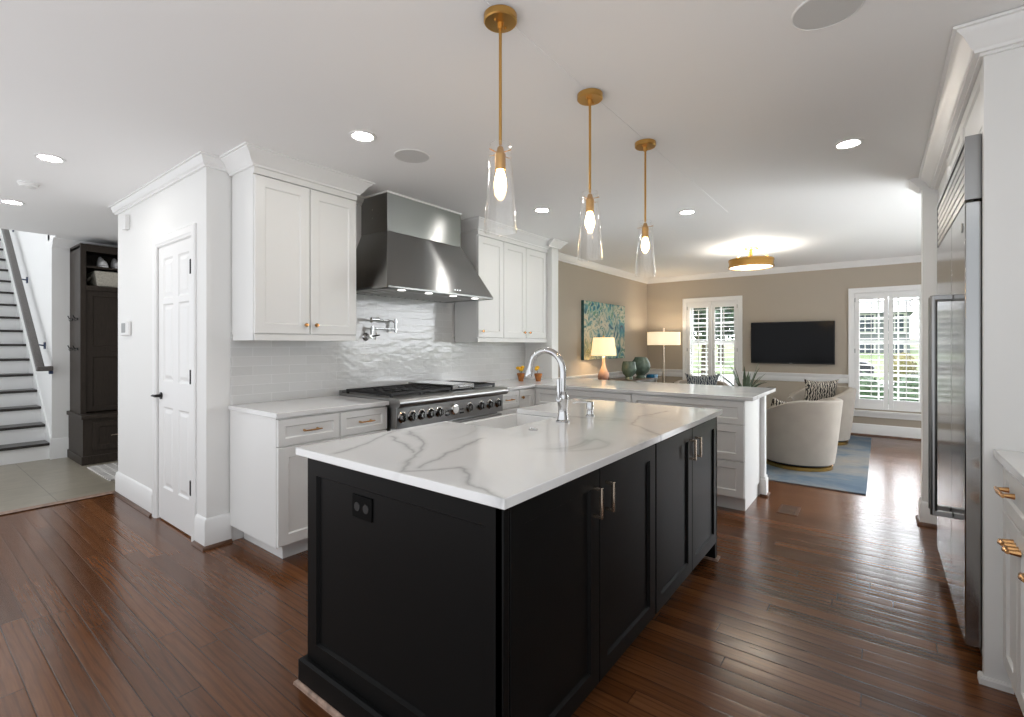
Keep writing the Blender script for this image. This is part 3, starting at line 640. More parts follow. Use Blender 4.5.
# peninsula cabinets facing -X
def pen_cab(name, label, y0, y1, fronts):
    t = thing(name, label, 'cabinet', (4.35, (y0 + y1) / 2, 0))
    obj('carcass', MB().box(PX, 4.655, y0, y1, .114, .884), 'cab', t)
    obj('toe_kick', MB().box(PX + .07, 4.64, y0 + .012, y1, 0, .114), 'cab', t)
    for z0, z1, st in fronts:
        dr = shaker('drawer', t, 'cab', '-x', PX, y0 + .004, y1 - .002, z0, z1, stile=st, rec=.009)
        pull(dr, '-x', PX - .02, (y0 + y1) / 2, (z0 + z1) / 2, .14, 'bronze')
    return t
pen_cab('drawer_cabinet', 'white three drawer cabinet at the free end of the peninsula', .838, 1.765, [(.693, .872, .045), (.408, .687, .055), (.120, .402, .055)])
pen_cab('drawer_cabinet', 'white wide drawer cabinet in the middle of the peninsula', 1.767, 2.80, [(.693, .872, .045), (.408, .687, .055), (.120, .402, .055)])
po = thing('peninsula_post', 'square white post with a plinth at the end of the peninsula', 'post', (4.69, .83, 0))
obj('shaft', MB().box(4.662, 4.74, .800, .90, .0, .884), 'cab', po, bevel=.003)
obj('plinth', MB().sweep([(4.662, .91), (4.662, .80), (4.74, .80), (4.74, .91)], BASE(.185, .014), side=-1) if False else MB().box(4.648, 4.754, .786, .837, .0, .15).box(4.654, 4.748, .792, .837, .15, .175), 'cab', po, bevel=.004)
obj('shoe_molding', MB().box(4.64, 4.768, .772, .837, 0, .018), 'shoewood', po, bevel=.004)
obj('back_panel', MB().box(4.662, 4.72, .90, 2.98, 0, .884), 'cab', po)

# ------------------------------------------------------------ upper cabinets
UF = 3.15
def upper(name, label, x0, x1, doors, knobs, ends):
    t = thing(name, label, 'wall cabinet', ((x0 + x1) / 2, W - .16, 1.36))
    obj('carcass', MB().box(x0, x1, UF, W - .012, 1.385, 2.455), 'cab', t)
    obj('light_rail', MB().box(x0 + .004, x1 - .004, UF - .012, UF + .008, 1.345, 1.385).box(x0 + .004, x0 + .022, UF, W - .012, 1.345, 1.385).box(x1 - .022, x1 - .004, UF, W - .012, 1.345, 1.385), 'cab', t)
    obj('frieze', MB().box(x0 - .002, x1 + .002 if ends else x1, UF - .021, UF, 2.40, 2.47), 'cab', t)
    for a, b in doors: 
        dr = shaker('door', t, 'cab', '-y', UF, a + .002, b - .002, 1.39, 2.392, stile=.062)
        for kx in knobs:
            if a < kx < b: knob(dr, '-y', UF - .02, kx, 1.452, 'bronze', .014)
    pth = [(x0, W - .012), (x0, UF - .02), (x1, UF - .02), (x1, W - .012)] if ends else [(x0, W - .012), (x0, UF - .02), (x1, UF - .02)]
    obj('crown_molding', MB().sweep(pth, CROWN(CZ, .095, .10), side=1), 'trim', t)
    return t
upper('wall_cabinet', 'white double door wall cabinet left of the steel hood', 1.425, 2.172, [(1.427, 1.797), (1.801, 2.170)], [1.762, 1.838], True)
upper('wall_cabinet', 'white three door wall cabinet right of the steel hood', 3.55, 4.785, [(3.552, 3.952), (3.956, 4.352), (4.356, 4.765)], [3.605, 4.31, 4.41], False)

# ------------------------------------------------------------ range
rg = thing('gas_range', 'wide stainless steel gas range with black cast iron grates', 'range', (2.83, 3.1, 0))
RX0, RX1, RF = 2.224, 3.438, 2.735
obj('body', MB().box(RX0, RX1, 2.80, W - .02, .10, .905), 'steel', rg)
obj('kick', MB().box(RX0 + .02, RX1 - .02, 2.86, 2.88, .012, .11), 'dark', rg)
for x in (RX0 + .06, RX1 - .06):
    for y in (2.92, 3.36): obj('leg', MB().lathe([(.02, 0), (.02, .10)], (x, y, 0), 12), 'steel', rg)
obj('control_panel', MB().prism([(RF, .715), (RF - .004, .865), (2.81, .875), (2.81, .715)], RX0, RX1, 'x'), 'steel', rg, bevel=.003)
pr = [(2.80, .868), (RF - .022, .868)] + [(RF - .022 - .033 * sin(a), .901 - .033 * cos(a)) for a in [pi * k / 10 for k in range(1, 11)]] + [(2.80, .936)]
obj('bullnose', MB().prism(pr, RX0 - .012, RX1 + .012, 'x'), 'steel', rg)
obj('cooktop', MB().box(RX0, RX1, 2.78, W - .02, .905, .93).box(RX0, RX1, W - .05, W - .02, .93, .955), 'steel', rg, bevel=.002)
kxs = [2.272, 2.365, 2.455, 2.545, 2.635, 2.985, 3.13, 3.245, 3.36]
for x in kxs:
    kb = obj('knob', MB().lathe([(.035, 0), (.035, .010), (.030, .014), (.028, .030), (.025, .036), (.001, .037)], (x, RF - .002, .795), 20, '-y').box(x - .004, x + .004, RF - .045, RF - .03, .772, .82), 'knobsteel', rg)
    obj('bezel', MB().lathe([(.041, 0), (.041, .006), (.035, .009), (.035, .002)], (x, RF - .002, .795), 24, '-y'), 'chrome', kb)
dlc = obj('temperature_dial', MB().lathe([(.045, 0), (.045, .012), (.040, .018), (.034, .02), (.001, .02)], (2.81, RF - .002, .797), 28, '-y'), 'chrome', rg)
obj('dial_face', MB().lathe([(.030, .0205), (.001, .0212)], (2.81, RF - .002, .797), 24, '-y', cap=False), 'plastic', dlc)
for x in (2.73, 2.892): obj('rocker_switch', MB().box(x - .022, x + .022, RF - .010, RF - .001, .755, .768).box(x - .016, x + .016, RF - .008, RF - .001, .785, .795), 'blackmetal', rg)
for x0, x1 in ((RX0 + .006, 2.80), (2.806, RX1 - .006)):
    dd = obj('oven_door', MB().box(x0, x1, RF + .005, 2.80, .16, .695), 'steel', rg, bevel=.004)
    obj('oven_window', MB().box(x0 + .09, x1 - .09, RF + .002, RF + .006, .25, .55), 'screen', dd)
    hb = MB().tube([(x0 + .05, RF - .055, .655), (x1 - .05, RF - .055, .655)], .012, 12)
    for xx in (x0 + .09, x1 - .09): hb.box(xx - .010, xx + .010, RF - .05, RF + .006, .645, .665)
    obj('oven_handle', hb, 'steel', dd)
for gx0, gx1 in ((2.240, 2.545), (2.549, 2.855), (3.13, 3.425)):
    g = MB(); y0, y1 = 2.825, 3.36; zt = .966
    for y in (y0, (y0 + y1) / 2, y1): g.box(gx0, gx1, y - .009, y + .009, .945, zt)
    for x in (gx0 + .009, gx1 - .009): g.box(x - .009, x + .009, y0, y1, .945, zt)
    for x in (gx0 + (gx1 - gx0) * q for q in (.25, .5, .75)): g.box(x - .006, x + .006, y0, y1, .955, zt)
    for cyy in (y0 + .148, y1 - .148):
        g.box(gx0, gx1, cyy - .006, cyy + .006, .955, zt)
    for x in (gx0 + .009, gx1 - .009):
        for y in (y0, y1): g.box(x - .009, x + .009, y - .009, y + .009, .93, .95)
    gr = obj('grate', g, 'iron', rg, bevel=.002)
    for cyy in (y0 + .148, y1 - .148):
        obj('burner', MB().lathe([(.05, 0), (.05, .010), (.04, .014), (.038, .020), (.001, .021)], ((gx0 + gx1) / 2, cyy, .93), 20), 'iron', rg)
obj('griddle_cover', MB().box(2.862, 3.122, 2.80, 3.36, .945, .985).box(2.93, 3.05, 2.785, 2.80, .958, .97), 'steelf', rg, bevel=.004)

# ------------------------------------------------------------ hood
hd = thing('range_hood', 'big stainless steel chimney hood above the range', 'range hood', (2.84, 3.2, 1.70))
HX0, HX1, HF = 2.236, 3.448, 2.855
TX0, TX1, TF = 2.437, 3.278, 3.11
obj('duct_cover', MB().box(TX0, TX1, TF, W - .012, 2.227, 2.528), 'steelh', hd)
obj('ceiling_trim', MB().box(TX0 - .008, TX1 + .008, TF - .008, W - .012, 2.528, 2.54), 'trim', hd)
obj('canopy', MB().hexa([(HX0, HF, 1.754), (HX1, HF, 1.754), (HX1, W - .012, 1.754), (HX0, W - .012, 1.754)], [(TX0, TF, 2.225), (TX1, TF, 2.225), (TX1, W - .012, 2.225), (TX0, W - .012, 2.225)]), 'steelh', hd)
rim = MB()
for a in ((HX0, HX1, HF, HF + .012), (HX0, HX1, W - .03, W - .012), (HX0, HX0 + .012, HF, W - .012), (HX1 - .012, HX1, HF, W - .012)): rim.box(*a, 1.736, 1.754)
rim.box(HX0, HX1, HF, HF + .11, 1.736, 1.741).box(HX0, HX0 + .05, HF, W - .012, 1.736, 1.741).box(HX1 - .05, HX1, HF, W - .012, 1.736, 1.741)
obj('rim', rim, 'steelh', hd, bevel=.002)
obj('filter_plate', MB().box(HX0 + .05, HX1 - .05, HF + .13, W - .03, 1.7475, 1.752), 'dark', hd)
bf = MB(); nb = 15
for k in range(nb):
    x = HX0 + .06 + (HX1 - HX0 - .12) * (k + .5) / nb
    bf.hexa([(x - .026, HF + .12, 1.737), (x + .012, HF + .12, 1.737), (x + .012, W - .04, 1.737), (x - .026, W - .04, 1.737)], [(x - .020, HF + .12, 1.745), (x + .018, HF + .12, 1.745), (x + .018, W - .04, 1.745), (x - .020, W - .04, 1.745)])
obj('baffle_filter', bf, 'baffle', hd)
for x in (2.42, 2.70, 2.98, 3.26): obj('hood_light', MB().lathe([(.030, 0), (.030, .004), (.001, .004)], (x, HF + .06, 1.7325), 20), 'hoodled', hd)
for k in range(3): obj('control_button', MB().lathe([(.009, 0), (.008, .006), (.001, .007)], (2.96 + k * .03, HF + .02, 1.785), 14, '-y'), 'chrome', hd)
obj('side_rivets', MB().lathe([(.006, 0), (.001, .004)], (TX0, 3.30, 2.35), 10, '-x').lathe([(.006, 0), (.001, .004)], (TX0, 3.30, 2.42), 10, '-x'), 'chrome', hd)

# pot filler
pf = thing('pot_filler', 'folded chrome pot filler faucet on the tiled wall above the range', 'faucet', (2.48, W - .01, 1.385))
yw = W - .010
obj('wall_plate', MB().lathe([(.034, 0), (.034, .006), (.026, .012), (.014, .016), (.013, .07), (.001, .071)], (2.478, yw, 1.385), 22, '-y'), 'chrome', pf)
obj('valve_handle', MB().tube([(2.478, yw - .06, 1.385), (2.56, yw - .085, 1.40)], [.008, .005], 10).tube([(2.52, yw - .07, 1.36), (2.53, yw - .08, 1.42)], .005, 8), 'chrome', pf)
obj('riser', MB().tube([(2.50, yw - .055, 1.37), (2.505, yw - .055, 1.475)], .011, 12).lathe([(.016, 0), (.016, .02)], (2.505, yw - .055, 1.44), 14), 'chrome', pf)
obj('lower_arm', MB().tube([(2.505, yw - .055, 1.455), (2.745, yw - .055, 1.455)], .008, 12), 'chrome', pf)
obj('elbow', MB().tube([(2.75, yw - .055, 1.425), (2.75, yw - .055, 1.545)], .012, 12).lathe([(.019, 0), (.019, .016)], (2.75, yw - .055, 1.445), 14).lathe([(.019, 0), (.019, .016)], (2.75, yw - .055, 1.508), 14), 'chrome', pf)
obj('upper_arm', MB().tube([(2.75, yw - .055, 1.52), (2.50, yw - .085, 1.53)], .008, 12), 'chrome', pf)
obj('outlet_spout', MB().tube([(2.55, yw - .08, 1.532), (2.47, yw - .088, 1.530)], .014, 12).tube([(2.48, yw - .088, 1.530), (2.468, yw - .088, 1.50)], .010, 10), 'chrome', pf)

# flowers in amber pots
def flower_pot(x, y, label, nfl, seed):
    t = thing('flower_pot', label, 'flowers', (x, y, .914), 'amber pots on the corner counter')
    obj('pot', MB().lathe([(.026, 0), (.032, .03), (.044, .075), (.044, .088), (.039, .088), (.036, .07), (.001, .068)], (x, y, .914), 20), 'amber', t)
    rnd = random.Random(seed)
    for k in range(nfl):
        a = rnd.uniform(0, 6.28); px, py, pz = x + .03 * cos(a), y + .03 * sin(a), .914 + .118 + .03 * rnd.random()
        st = obj('stem', MB().tube([(x, y, .98), (x + (px - x) * .6, y + (py - y) * .6, 1.03), (px, py, pz)], .002, 6), 'leaf', t)
        fl = MB()
        for q in range(7):
            b = q * 2 * pi / 7 + a
            fl.add([(px, py, pz - .008), (px + .022 * cos(b - .45), py + .022 * sin(b - .45), pz + .006), (px + .038 * cos(b), py + .038 * sin(b), pz + .012), (px + .022 * cos(b + .45), py + .022 * sin(b + .45), pz + .006)], [(0, 1, 2, 3)])
        fl.blob((px, py, pz + .008), (.024, .024, .018), k, .15, 8)
        obj('blossom', fl, 'yellow', st)
flower_pot(4.31, 3.17, 'amber pot with several yellow flowers, the one nearer the tiled wall', 4, 3)
flower_pot(4.40, 3.00, 'amber pot with fewer yellow flowers, behind the faucet spout', 2, 9)

# ------------------------------------------------------------ pendants and ceiling fixtures
def pendant(x, y, label):
    t = thing('pendant_light', label, 'pendant light', (x, y, CZ), 'pendant lights over the island')
    obj('canopy', MB().lathe([(.001, 0), (.062, 0), (.062, -.022), (.058, -.026), (.012, -.028), (.010, -.05), (.001, -.05)], (x, y, CZ), 32), 'brass', t)
    for q in (-1, 1): obj('screw', MB().lathe([(.005, -.026), (.004, -.034), (.001, -.035)], (x + .03 * q, y, CZ), 10), 'brass', t)
    obj('rod', MB().tube([(x, y, CZ - .03), (x, y, 2.06)], .0058, 12), 'brass', t)
    obj('socket', MB().lathe([(.006, .09), (.011, .085), (.016, .065), (.020, .06), (.020, 0), (.017, 0), (.001, .004)], (x, y, 1.965), 20), 'brass', t)
    obj('cross_pin', MB().tube([(x - .062, y, 2.026), (x + .062, y, 2.026)], .0018, 8).tube([(x, y - .05, 2.030), (x, y + .05, 2.030)], .0018, 8), 'brass', t)
    obj('bulb', MB().lathe([(.012, 0), (.018, -.02), (.023, -.045), (.021, -.065), (.010, -.085), (.001, -.09)], (x, y, 1.965), 18), 'bulb', t)
    obj('glass_shade', MB().lathe([(.040, 2.062), (.0615, 1.742), (.062, 1.738), (.060, 1.734), (.0575, 1.738), (.0365, 2.062)], (x, y, 0), 40, closed=True), 'glass', t)
pendant(1.400, 1.125, 'brass and clear glass pendant over the near end of the island')
pendant(2.106, 1.130, 'brass and clear glass pendant over the middle of the island')
pendant(2.812, 1.133, 'brass and clear glass pendant over the far end of the island')
def downlight(x, y, label, z=CZ):
    t = thing('recessed_light', label, 'ceiling light', (x, y, z), 'recessed ceiling lights')
    obj('trim_ring', MB().lathe([(.078, 0), (.078, -.004), (.064, -.007), (.054, -.003), (.054, 0)], (x, y, z), 32), 'trim', t)
    obj('lens', MB().lathe([(.054, -.002), (.001, -.003)], (x, y, z), 28, cap=False), 'led', t)
downlight(.67, 4.32, 'lit recessed ceiling light nearest the white panel door')
downlight(.68, 5.91, 'lit recessed ceiling light over the hall beside the smoke detector')
downlight(1.714, 2.41, 'lit recessed ceiling light in front of the double door wall cabinet')
downlight(3.64, 2.44, 'lit recessed ceiling light between the two nearer pendants, by the right wall cabinet')
downlight(4.506, 1.416, 'lit recessed ceiling light over the peninsula', CZ)
downlight(3.581, .155, 'lit recessed ceiling light near the refrigerator cabinet', CZ + .003)
def speaker(x, y, r, label, z=CZ):
    t = thing('ceiling_speaker', label, 'speaker', (x, y, z), 'ceiling speakers')
    obj('rim', MB().lathe([(r, 0), (r, -.004), (r - .006, -.006), (r - .006, 0)], (x, y, z), 40), 'plastic', t)
    obj('grille', MB().lathe([(r - .006, -.004), (.001, -.004)], (x, y, z), 40, cap=False), 'speaker', t)
speaker(2.088, 2.412, .115, 'round flush ceiling speaker in front of the steel hood')
speaker(2.10, .155, .115, 'round flush ceiling speaker at the top edge, toward the refrigerator', CZ + .003)
sm = thing('smoke_detector', 'small white smoke detector on the hall ceiling', 'smoke detector', (.673, 5.12, CZ))
obj('housing', MB().lathe([(.06, 0), (.06, -.012), (.052, -.016), (.05, -.03), (.035, -.036), (.001, -.036)], (.673, 5.12, CZ), 28), 'plastic', sm)
obj('sensor_cap', MB().lathe([(.018, -.034), (.016, -.040), (.001, -.041)], (.673, 5.12, CZ), 16), 'plastic', sm)
fl = thing('flush_ceiling_light', 'round brass drum ceiling light in the living room', 'ceiling light', (6.67, 1.30, CZ))
LX, LY = 6.67, 1.30
obj('canopy', MB().lathe([(.085, 0), (.085, -.02), (.02, -.026), (.016, -.16), (.001, -.16)], (LX, LY, CZ + .004), 28), 'brass', fl)
for k in range(3):
    a = 2 * pi * k / 3 + .4; obj('arm', MB().tube([(LX + .06 * cos(a), LY + .06 * sin(a), CZ - .015), (LX + .235 * cos(a), LY + .235 * sin(a), CZ - .155)], .005, 8), 'brass', fl)
obj('drum_ring', MB().lathe([(.262, 2.392), (.262, 2.372), (.255, 2.368), (.255, 2.315), (.262, 2.31), (.262, 2.292), (.246, 2.292), (.246, 2.392)], (LX, LY, 0), 48, closed=True), 'brass', fl)
obj('lamp_diffuser', MB().lathe([(.245, 2.30), (.20, 2.292), (.001, 2.286)], (LX, LY, 0), 40, cap=False), 'diffuser', fl)
l = bpy.data.lights.new('drum_light', 'POINT'); l.energy = 48; l.color = (1, .93, .84); l.shadow_soft_size = .12
lo = bpy.data.objects.new('drum_light', l); col.objects.link(lo); lo.parent = fl; lo.location = (0, 0, 2.40 - CZ)

# thermostat, sensor
th = thing('thermostat', 'white thermostat with a grey screen on the wall left of the door', 'thermostat', (DW, 5.13, 1.46))
obj('housing', MB().box(DW - .024, DW, 4.99, 5.20, 1.395, 1.515), 'plastic', th, bevel=.008)
obj('display', MB().box(DW - .026, DW - .023, 5.07, 5.17, 1.42, 1.50), 'greyplastic', th)
tag(obj('wall_sensor', MB().box(DW - .035, DW, 5.03, 5.12, 2.29, 2.41), 'plastic', bevel=.006), 'small white sensor box high on the wall near the ceiling', 'sensor')

# ------------------------------------------------------------ refrigerator and its surround
FX0, FX1, FY = 2.652, 3.868, -.270
fg = thing('refrigerator', 'tall built in stainless steel refrigerator facing the island', 'refrigerator', (3.26, -.6, 0))
obj('cabinet_box', MB().box(FX0 + .012, FX1 - .012, -.98, -.335, .02, 2.135), 'steel', fg)
obj('toe_grille', MB().box(FX0 + .02, FX1 - .02, -.36, -.335, .02, .10), 'dark', fg)
for a, b, hx in ((FX0, 3.105, 3.055), (3.111, FX1, 3.161)):
    dd = obj('fridge_door', MB().box(a, b, -.335, FY, .108, 1.89), 'steelf', fg, bevel=.004)
    hb = MB().tube([(hx, FY + .068, .505), (hx, FY + .068, 1.55)], .0135, 14)
    obj('handle', hb, 'steel', dd)
    for z in (.515, 1.54): obj('handle_bracket', MB().box(hx - .013, hx + .013, FY, FY + .075, z - .012, z + .012), 'steel', dd, bevel=.003)
gr = obj('grille', MB().box(FX0 + .002, FX1 - .002, -.345, -.318, 1.902, 2.153).box(FX0, FX0 + .014, -.318, FY, 1.90, 2.155).box(FX1 - .014, FX1, -.318, FY, 1.90, 2.155).box(FX0 + .014, FX1 - .014, -.318, FY, 2.135, 2.155), 'steel', fg)
sl = MB()
for k in range(6):
    z = 1.907 + k * .038; sl.hexa([(FX0 + .014, -.275, z), (FX1 - .014, -.275, z), (FX1 - .014, -.315, z + .020), (FX0 + .014, -.315, z + .020)], [(FX0 + .014, -.272, z + .024), (FX1 - .014, -.272, z + .024), (FX1 - .014, -.312, z + .034), (FX0 + .014, -.312, z + .034)])
obj('grille_slats', sl, 'steel', gr)
obj('badge', MB().lathe([(.020, 0), (.019, .003), (.001, .0035)], (2.73, FY, 1.80), 20, '+y'), 'greyplastic', fg)
su = thing('refrigerator_surround', 'tall white cabinet panels and crown enclosing the refrigerator', 'cabinet', (2.60, -.6, 0))
obj('side_panel', MB().box(2.602, 2.632, -.99, -.318, 0, 2.46), 'cab', su, bevel=.002)
obj('far_panel', MB().box(3.885, 3.915, -.99, -.318, 0, 2.46), 'cab', su, bevel=.002)
obj('pantry_front', MB().box(3.915, 4.622, -.99, -.33, 0, 2.46), 'cab', su)
obj('filler', MB().box(2.632, 3.885, -.99, -.335, 2.158, 2.46).box(2.632, 3.885, -.335, -.32, 2.158, 2.176), 'cab', su)
shaker('upper_door', su, 'cab', '+y', -.335, 2.636, 3.256, 2.178, 2.425, stile=.05, t=.017)
shaker('upper_door', su, 'cab', '+y', -.335, 3.260, 3.882, 2.178, 2.425, stile=.05, t=.017)
obj('frieze', MB().box(2.590, 4.622, -.335, -.306, 2.435, 2.535).box(2.590, 2.604, -.99, -.335, 2.435, 2.535), 'cab', su)
obj('crown_molding', MB().sweep([(2.591, -.99), (2.591, -.307), (4.622, -.307)], CROWN(CZ, .085, .095), side=-1), 'trim', su)
obj('base_cap', MB().sweep([(2.602, -.40), (2.602, -.318), (2.632, -.318)], [(0, 0), (.014, 0), (.014, .022), (.008, .030), (0, .030)], side=-1), 'trim', su)
# cabinet and counter beside it
rc = thing('base_cabinet', 'white base cabinet with drawers against the refrigerator side panel', 'cabinet', (1.8, -.68, 0))
RY = -.385
obj('carcass', MB().box(.9, 2.600, -.99, RY, .114, .884), 'cab', rc)
obj('toe_kick', MB().box(.9, 2.598, -.99, RY - .07, 0, .114), 'cab', rc)
for a, b in ((2.09, 2.555), (1.55, 2.086), (1.0, 1.546)):
    dr = shaker('drawer', rc, 'cab', '+y', RY, a, b, .705, .868, stile=.045); pull(dr, '+y', RY + .02, (a + b) / 2 + (.08 if a > 2 else 0), .795, .13, 'bronze', r=.007)
for a, b, kx in ((2.325, 2.555, 2.36), (2.09, 2.321, 2.285), (1.55, 2.086, 2.04), (1.0, 1.546, 1.05)):
    dr = shaker('door', rc, 'cab', '+y', RY, a, b, .122, .695, stile=.055); pull(dr, '+y', RY + .02, kx, .63, .05, 'bronze', r=.008)
obj('end_stile', MB().box(2.558, 2.600, RY, RY + .012, .10, .884), 'cab', rc)
tag(obj('side_countertop', MB().box(.88, 2.600, -.99, -.345, .884, .914), 'quartz', bevel=.003), 'white quartz counter at the right edge beside the refrigerator panel', 'countertop')

# floor register
fv = thing('floor_vent', 'brown wooden floor register set in the floor by the peninsula', 'vent', (4.39, .58, 0))
v = MB().box(4.27, 4.51, .51, .525, 0, .004).box(4.27, 4.51, .635, .65, 0, .004).box(4.27, 4.285, .525, .635, 0, .004).box(4.495, 4.51, .525, .635, 0, .004).box(4.383, 4.397, .525, .635, 0, .004)
obj('frame', v, 'shoewood', fv)
v = MB()
for k in range(9): v.box(4.285, 4.495, .527 + k * .012, .533 + k * .012, .0006, .003)
obj('grille', v, 'darktable', fv)

# ------------------------------------------------------------ living room
tag(obj('area_rug', MB().box(5.23, 8.48, .10, 2.75, 0, .012), 'rug', bevel=.004), 'faded blue and beige rug under the cream chairs', 'rug')
def barrel_chair():
    t = thing('barrel_chair', 'cream barrel chair on a gold base nearest the peninsula', 'chair', (0, 0, 0), 'cream barrel chairs')
    obj('base_ring', MB().lathe([(.325, 0), (.325, .035), (.315, .04), (.001, .04)], (0, 0, .012), 48), 'gold', t, local=True)
    obj('plinth', MB().lathe([(.30, .0), (.30, .03), (.001, .03)], (0, 0, .05), 40), 'dark', t, local=True)
    obj('seat_base', MB().lathe([(.315, .07), (.335, .08), (.355, .28), (.345, .30), (.001, .30)], (0, 0, 0), 48), 'cream', t, local=True)
    sh = MB(); n = 56; rows = []
    for i in range(n + 1):
        a = radians(-142 + 284 * i / n)               # back at angle 0 = +X local
        k = max(0, (abs(a) - radians(50)) / radians(92)); k = k * k * (3 - 2 * k)
        top = .745 - .165 * k; th_ = .085 - .02 * k
        lean = .07 * (1 - .35 * k)
        prof = []
        for q in range(7):
            s_ = q / 6; prof.append((.338 + lean * s_ ** .85, .075 + (top - .04 - .075) * s_))
        ro = .338 + lean
        prof += [(ro + .004, top - .018), (ro - .012, top - .002), (ro - th_ * .5, top + .004), (ro - th_ + .014, top - .004), (ro - th_, top - .025)]
        for q in range(5):
            s_ = 1 - (q + 1) / 5; prof.append((.338 + lean * s_ - th_, .26 + (top - .04 - .26) * s_))
        prof.append((.30, .20)); prof.append((.31, .085))
        rows.append([(r * cos(a), r * sin(a), z) for r, z in prof])
    m_ = len(rows[0]); fs = []
    for i in range(n):
        for q in range(m_): fs.append((i * m_ + q, i * m_ + (q + 1) % m_, (i + 1) * m_ + (q + 1) % m_, (i + 1) * m_ + q))
    fs += [list(range(m_))[::-1], list(range(n * m_, (n + 1) * m_))]
    sh.add([v for r in rows for v in r], fs)
    s_ = obj('shell', sh, 'cream', t, local=True)
    obj('piping', MB().tube([((.338 + .07 * (1 - .35 * 0)) * cos(a), .408 * sin(a), .732 - .165 * (lambda k: k * k * (3 - 2 * k))(max(0, (abs(a) - radians(50)) / radians(92)))) for a in [radians(-120 + 240 * i / 48) for i in range(49)]], .005, 6), 'cream', s_, local=True)
    obj('seat_cushion', MB().lathe([(.001, .30), (.28, .30), (.30, .33), (.30, .41), (.27, .44), (.001, .455)], (-.02, 0, 0), 40), 'cream', t, local=True)
    return t
ch = barrel_chair(); ch.location = (6.08, .72, 0); ch.rotation_euler = (0, 0, radians(-112))
copy_tree(ch, (7.76, .66, 0), radians(-48), 'cream barrel chair on a gold base in front of the right window')
copy_tree(ch, (7.75, 2.22, 0), radians(20), 'cream barrel chair in front of the left window, mostly behind the peninsula')
def pillow(name, label, mat, loc, rot, wd=.44, ht=.40, tk=.13):
    n = 18; vs = []; fs = []
    for sgn in (1, -1):
        for i in range(n + 1):
            for j in range(n + 1):
                u, v = -1 + 2 * i / n, -1 + 2 * j / n
                pin = 1 - .19 * (1 - v * v) * abs(u) ** 3; pv = 1 - .19 * (1 - u * u) * abs(v) ** 3
                th_ = tk / 2 * ((1 - u ** 4) * (1 - v ** 4)) ** .5
                vs.append((u * wd / 2 * pin, sgn * th_, ht / 2 + v * ht / 2 * pv))
    m_ = (n + 1) ** 2
    for sgn in (0, 1):
        for i in range(n):
            for j in range(n):
                q = [i * (n + 1) + j, (i + 1) * (n + 1) + j, (i + 1) * (n + 1) + j + 1, i * (n + 1) + j + 1]
                fs.append([x + sgn * m_ for x in (q if sgn else q[::-1])])
    o = obj(name, MB().add(vs, fs), mat); o.location = loc; o.rotation_euler = rot
    bm = bmesh.new(); bm.from_mesh(o.data); bmesh.ops.remove_doubles(bm, verts=bm.verts, dist=.0005); bmesh.ops.recalc_face_normals(bm, faces=bm.faces); bm.to_mesh(o.data); bm.free()
    return tag(o, label, 'pillow')
pillow('throw_pillow', 'black and cream patterned pillow in the chair by the right window', 'pillow_bw', (7.74, .67, .45), (radians(12), 0, radians(-62)), .44, .42)
pillow('throw_pillow', 'black and cream patterned pillow showing over the arm of the nearest cream chair', 'pillow_bw', (6.11, .95, .395), (radians(14), radians(14), radians(-62)), .26, .34)
pillow('throw_pillow', 'navy patterned pillow in the chair by the left window', 'pillow_navy', (7.66, 2.19, .45), (radians(10), 0, radians(-62)), .52, .44)

tvt = thing('television', 'black flat television mounted on the tan wall between the windows', 'television', (F, 1.11, 1.35))
obj('mount', MB().box(F - .035, F, .95, 1.27, 1.2, 1.5), 'blackmetal', tvt)
obj('bezel', MB().box(F - .07, F - .03, .541, 1.687, 1.022, 1.680), 'blackmetal', tvt, bevel=.004)
obj('screen', MB().box(F - .0715, F - .069, .551, 1.677, 1.042, 1.672), 'screen', tvt)
obj('logo_tab', MB().box(F - .073, F - .069, 1.095, 1.135, 1.024, 1.032), 'greyplastic', tvt)

pa = thing('painting', 'unframed abstract canvas in blue, green and ochre on the living room wall', 'painting', (6.90, W, 1.10))
obj('canvas_edge', MB().box(6.20, 7.61, W - .035, W + .0095, 1.097, 1.968), 'artedge', pa)
o = obj('canvas', MB().box(6.203, 7.607, W - .0365, W - .035, 1.10, 1.965), 'art', pa)

tb = thing('console_table', 'dark wood console table against the wall under the painting', 'table', (6.85, 3.25, 0))
obj('tabletop', MB().box(5.85, 7.72, 2.89, 3.40, .755, .785), 'darktable', tb, bevel=.003)
for x in (5.90, 7.67):
    for y in (2.93, 3.36): obj('leg', MB().box(x - .025, x + .025, y - .025, y + .025, 0, .755), 'darktable', tb, bevel=.003)
obj('apron', MB().box(5.90, 7.67, 2.92, 2.94, .67, .755).box(5.90, 7.67, 3.35, 3.37, .67, .755), 'darktable', tb)
lx, ly = 6.30, 3.16
tl = thing('table_lamp', 'blush gourd table lamp with a lit cream shade in front of the painting', 'lamp', (lx, ly, .785))
obj('lamp_body', MB().lathe([(.055, 0), (.060, .008), (.080, .04), (.085, .08), (.074, .125), (.048, .175), (.028, .23), (.021, .29), (.021, .345), (.024, .355), (.016, .362), (.001, .364)], (lx, ly, .785), 32), 'lamppink', tl)
obj('neck', MB().tube([(lx, ly, 1.13), (lx, ly, 1.43)], .007, 10), 'brass', tl)
obj('lamp_shade', MB().lathe([(.180, 0), (.148, .255), (.145, .255), (.177, 0)], (lx, ly, 1.165), 40, closed=True), 'linen', tl)
obj('shade_diffuser', MB().lathe([(.134, .245), (.03, .245)], (lx, ly, 1.165), 32, cap=False), 'linen', tl)
obj('finial', MB().lathe([(.004, 0), (.012, .012), (.012, .02), (.001, .032)], (lx, ly, 1.425), 14), 'brass', tl)
l = bpy.data.lights.new('lamp_light', 'POINT'); l.energy = 9; l.color = (1, .82, .6); l.shadow_soft_size = .05
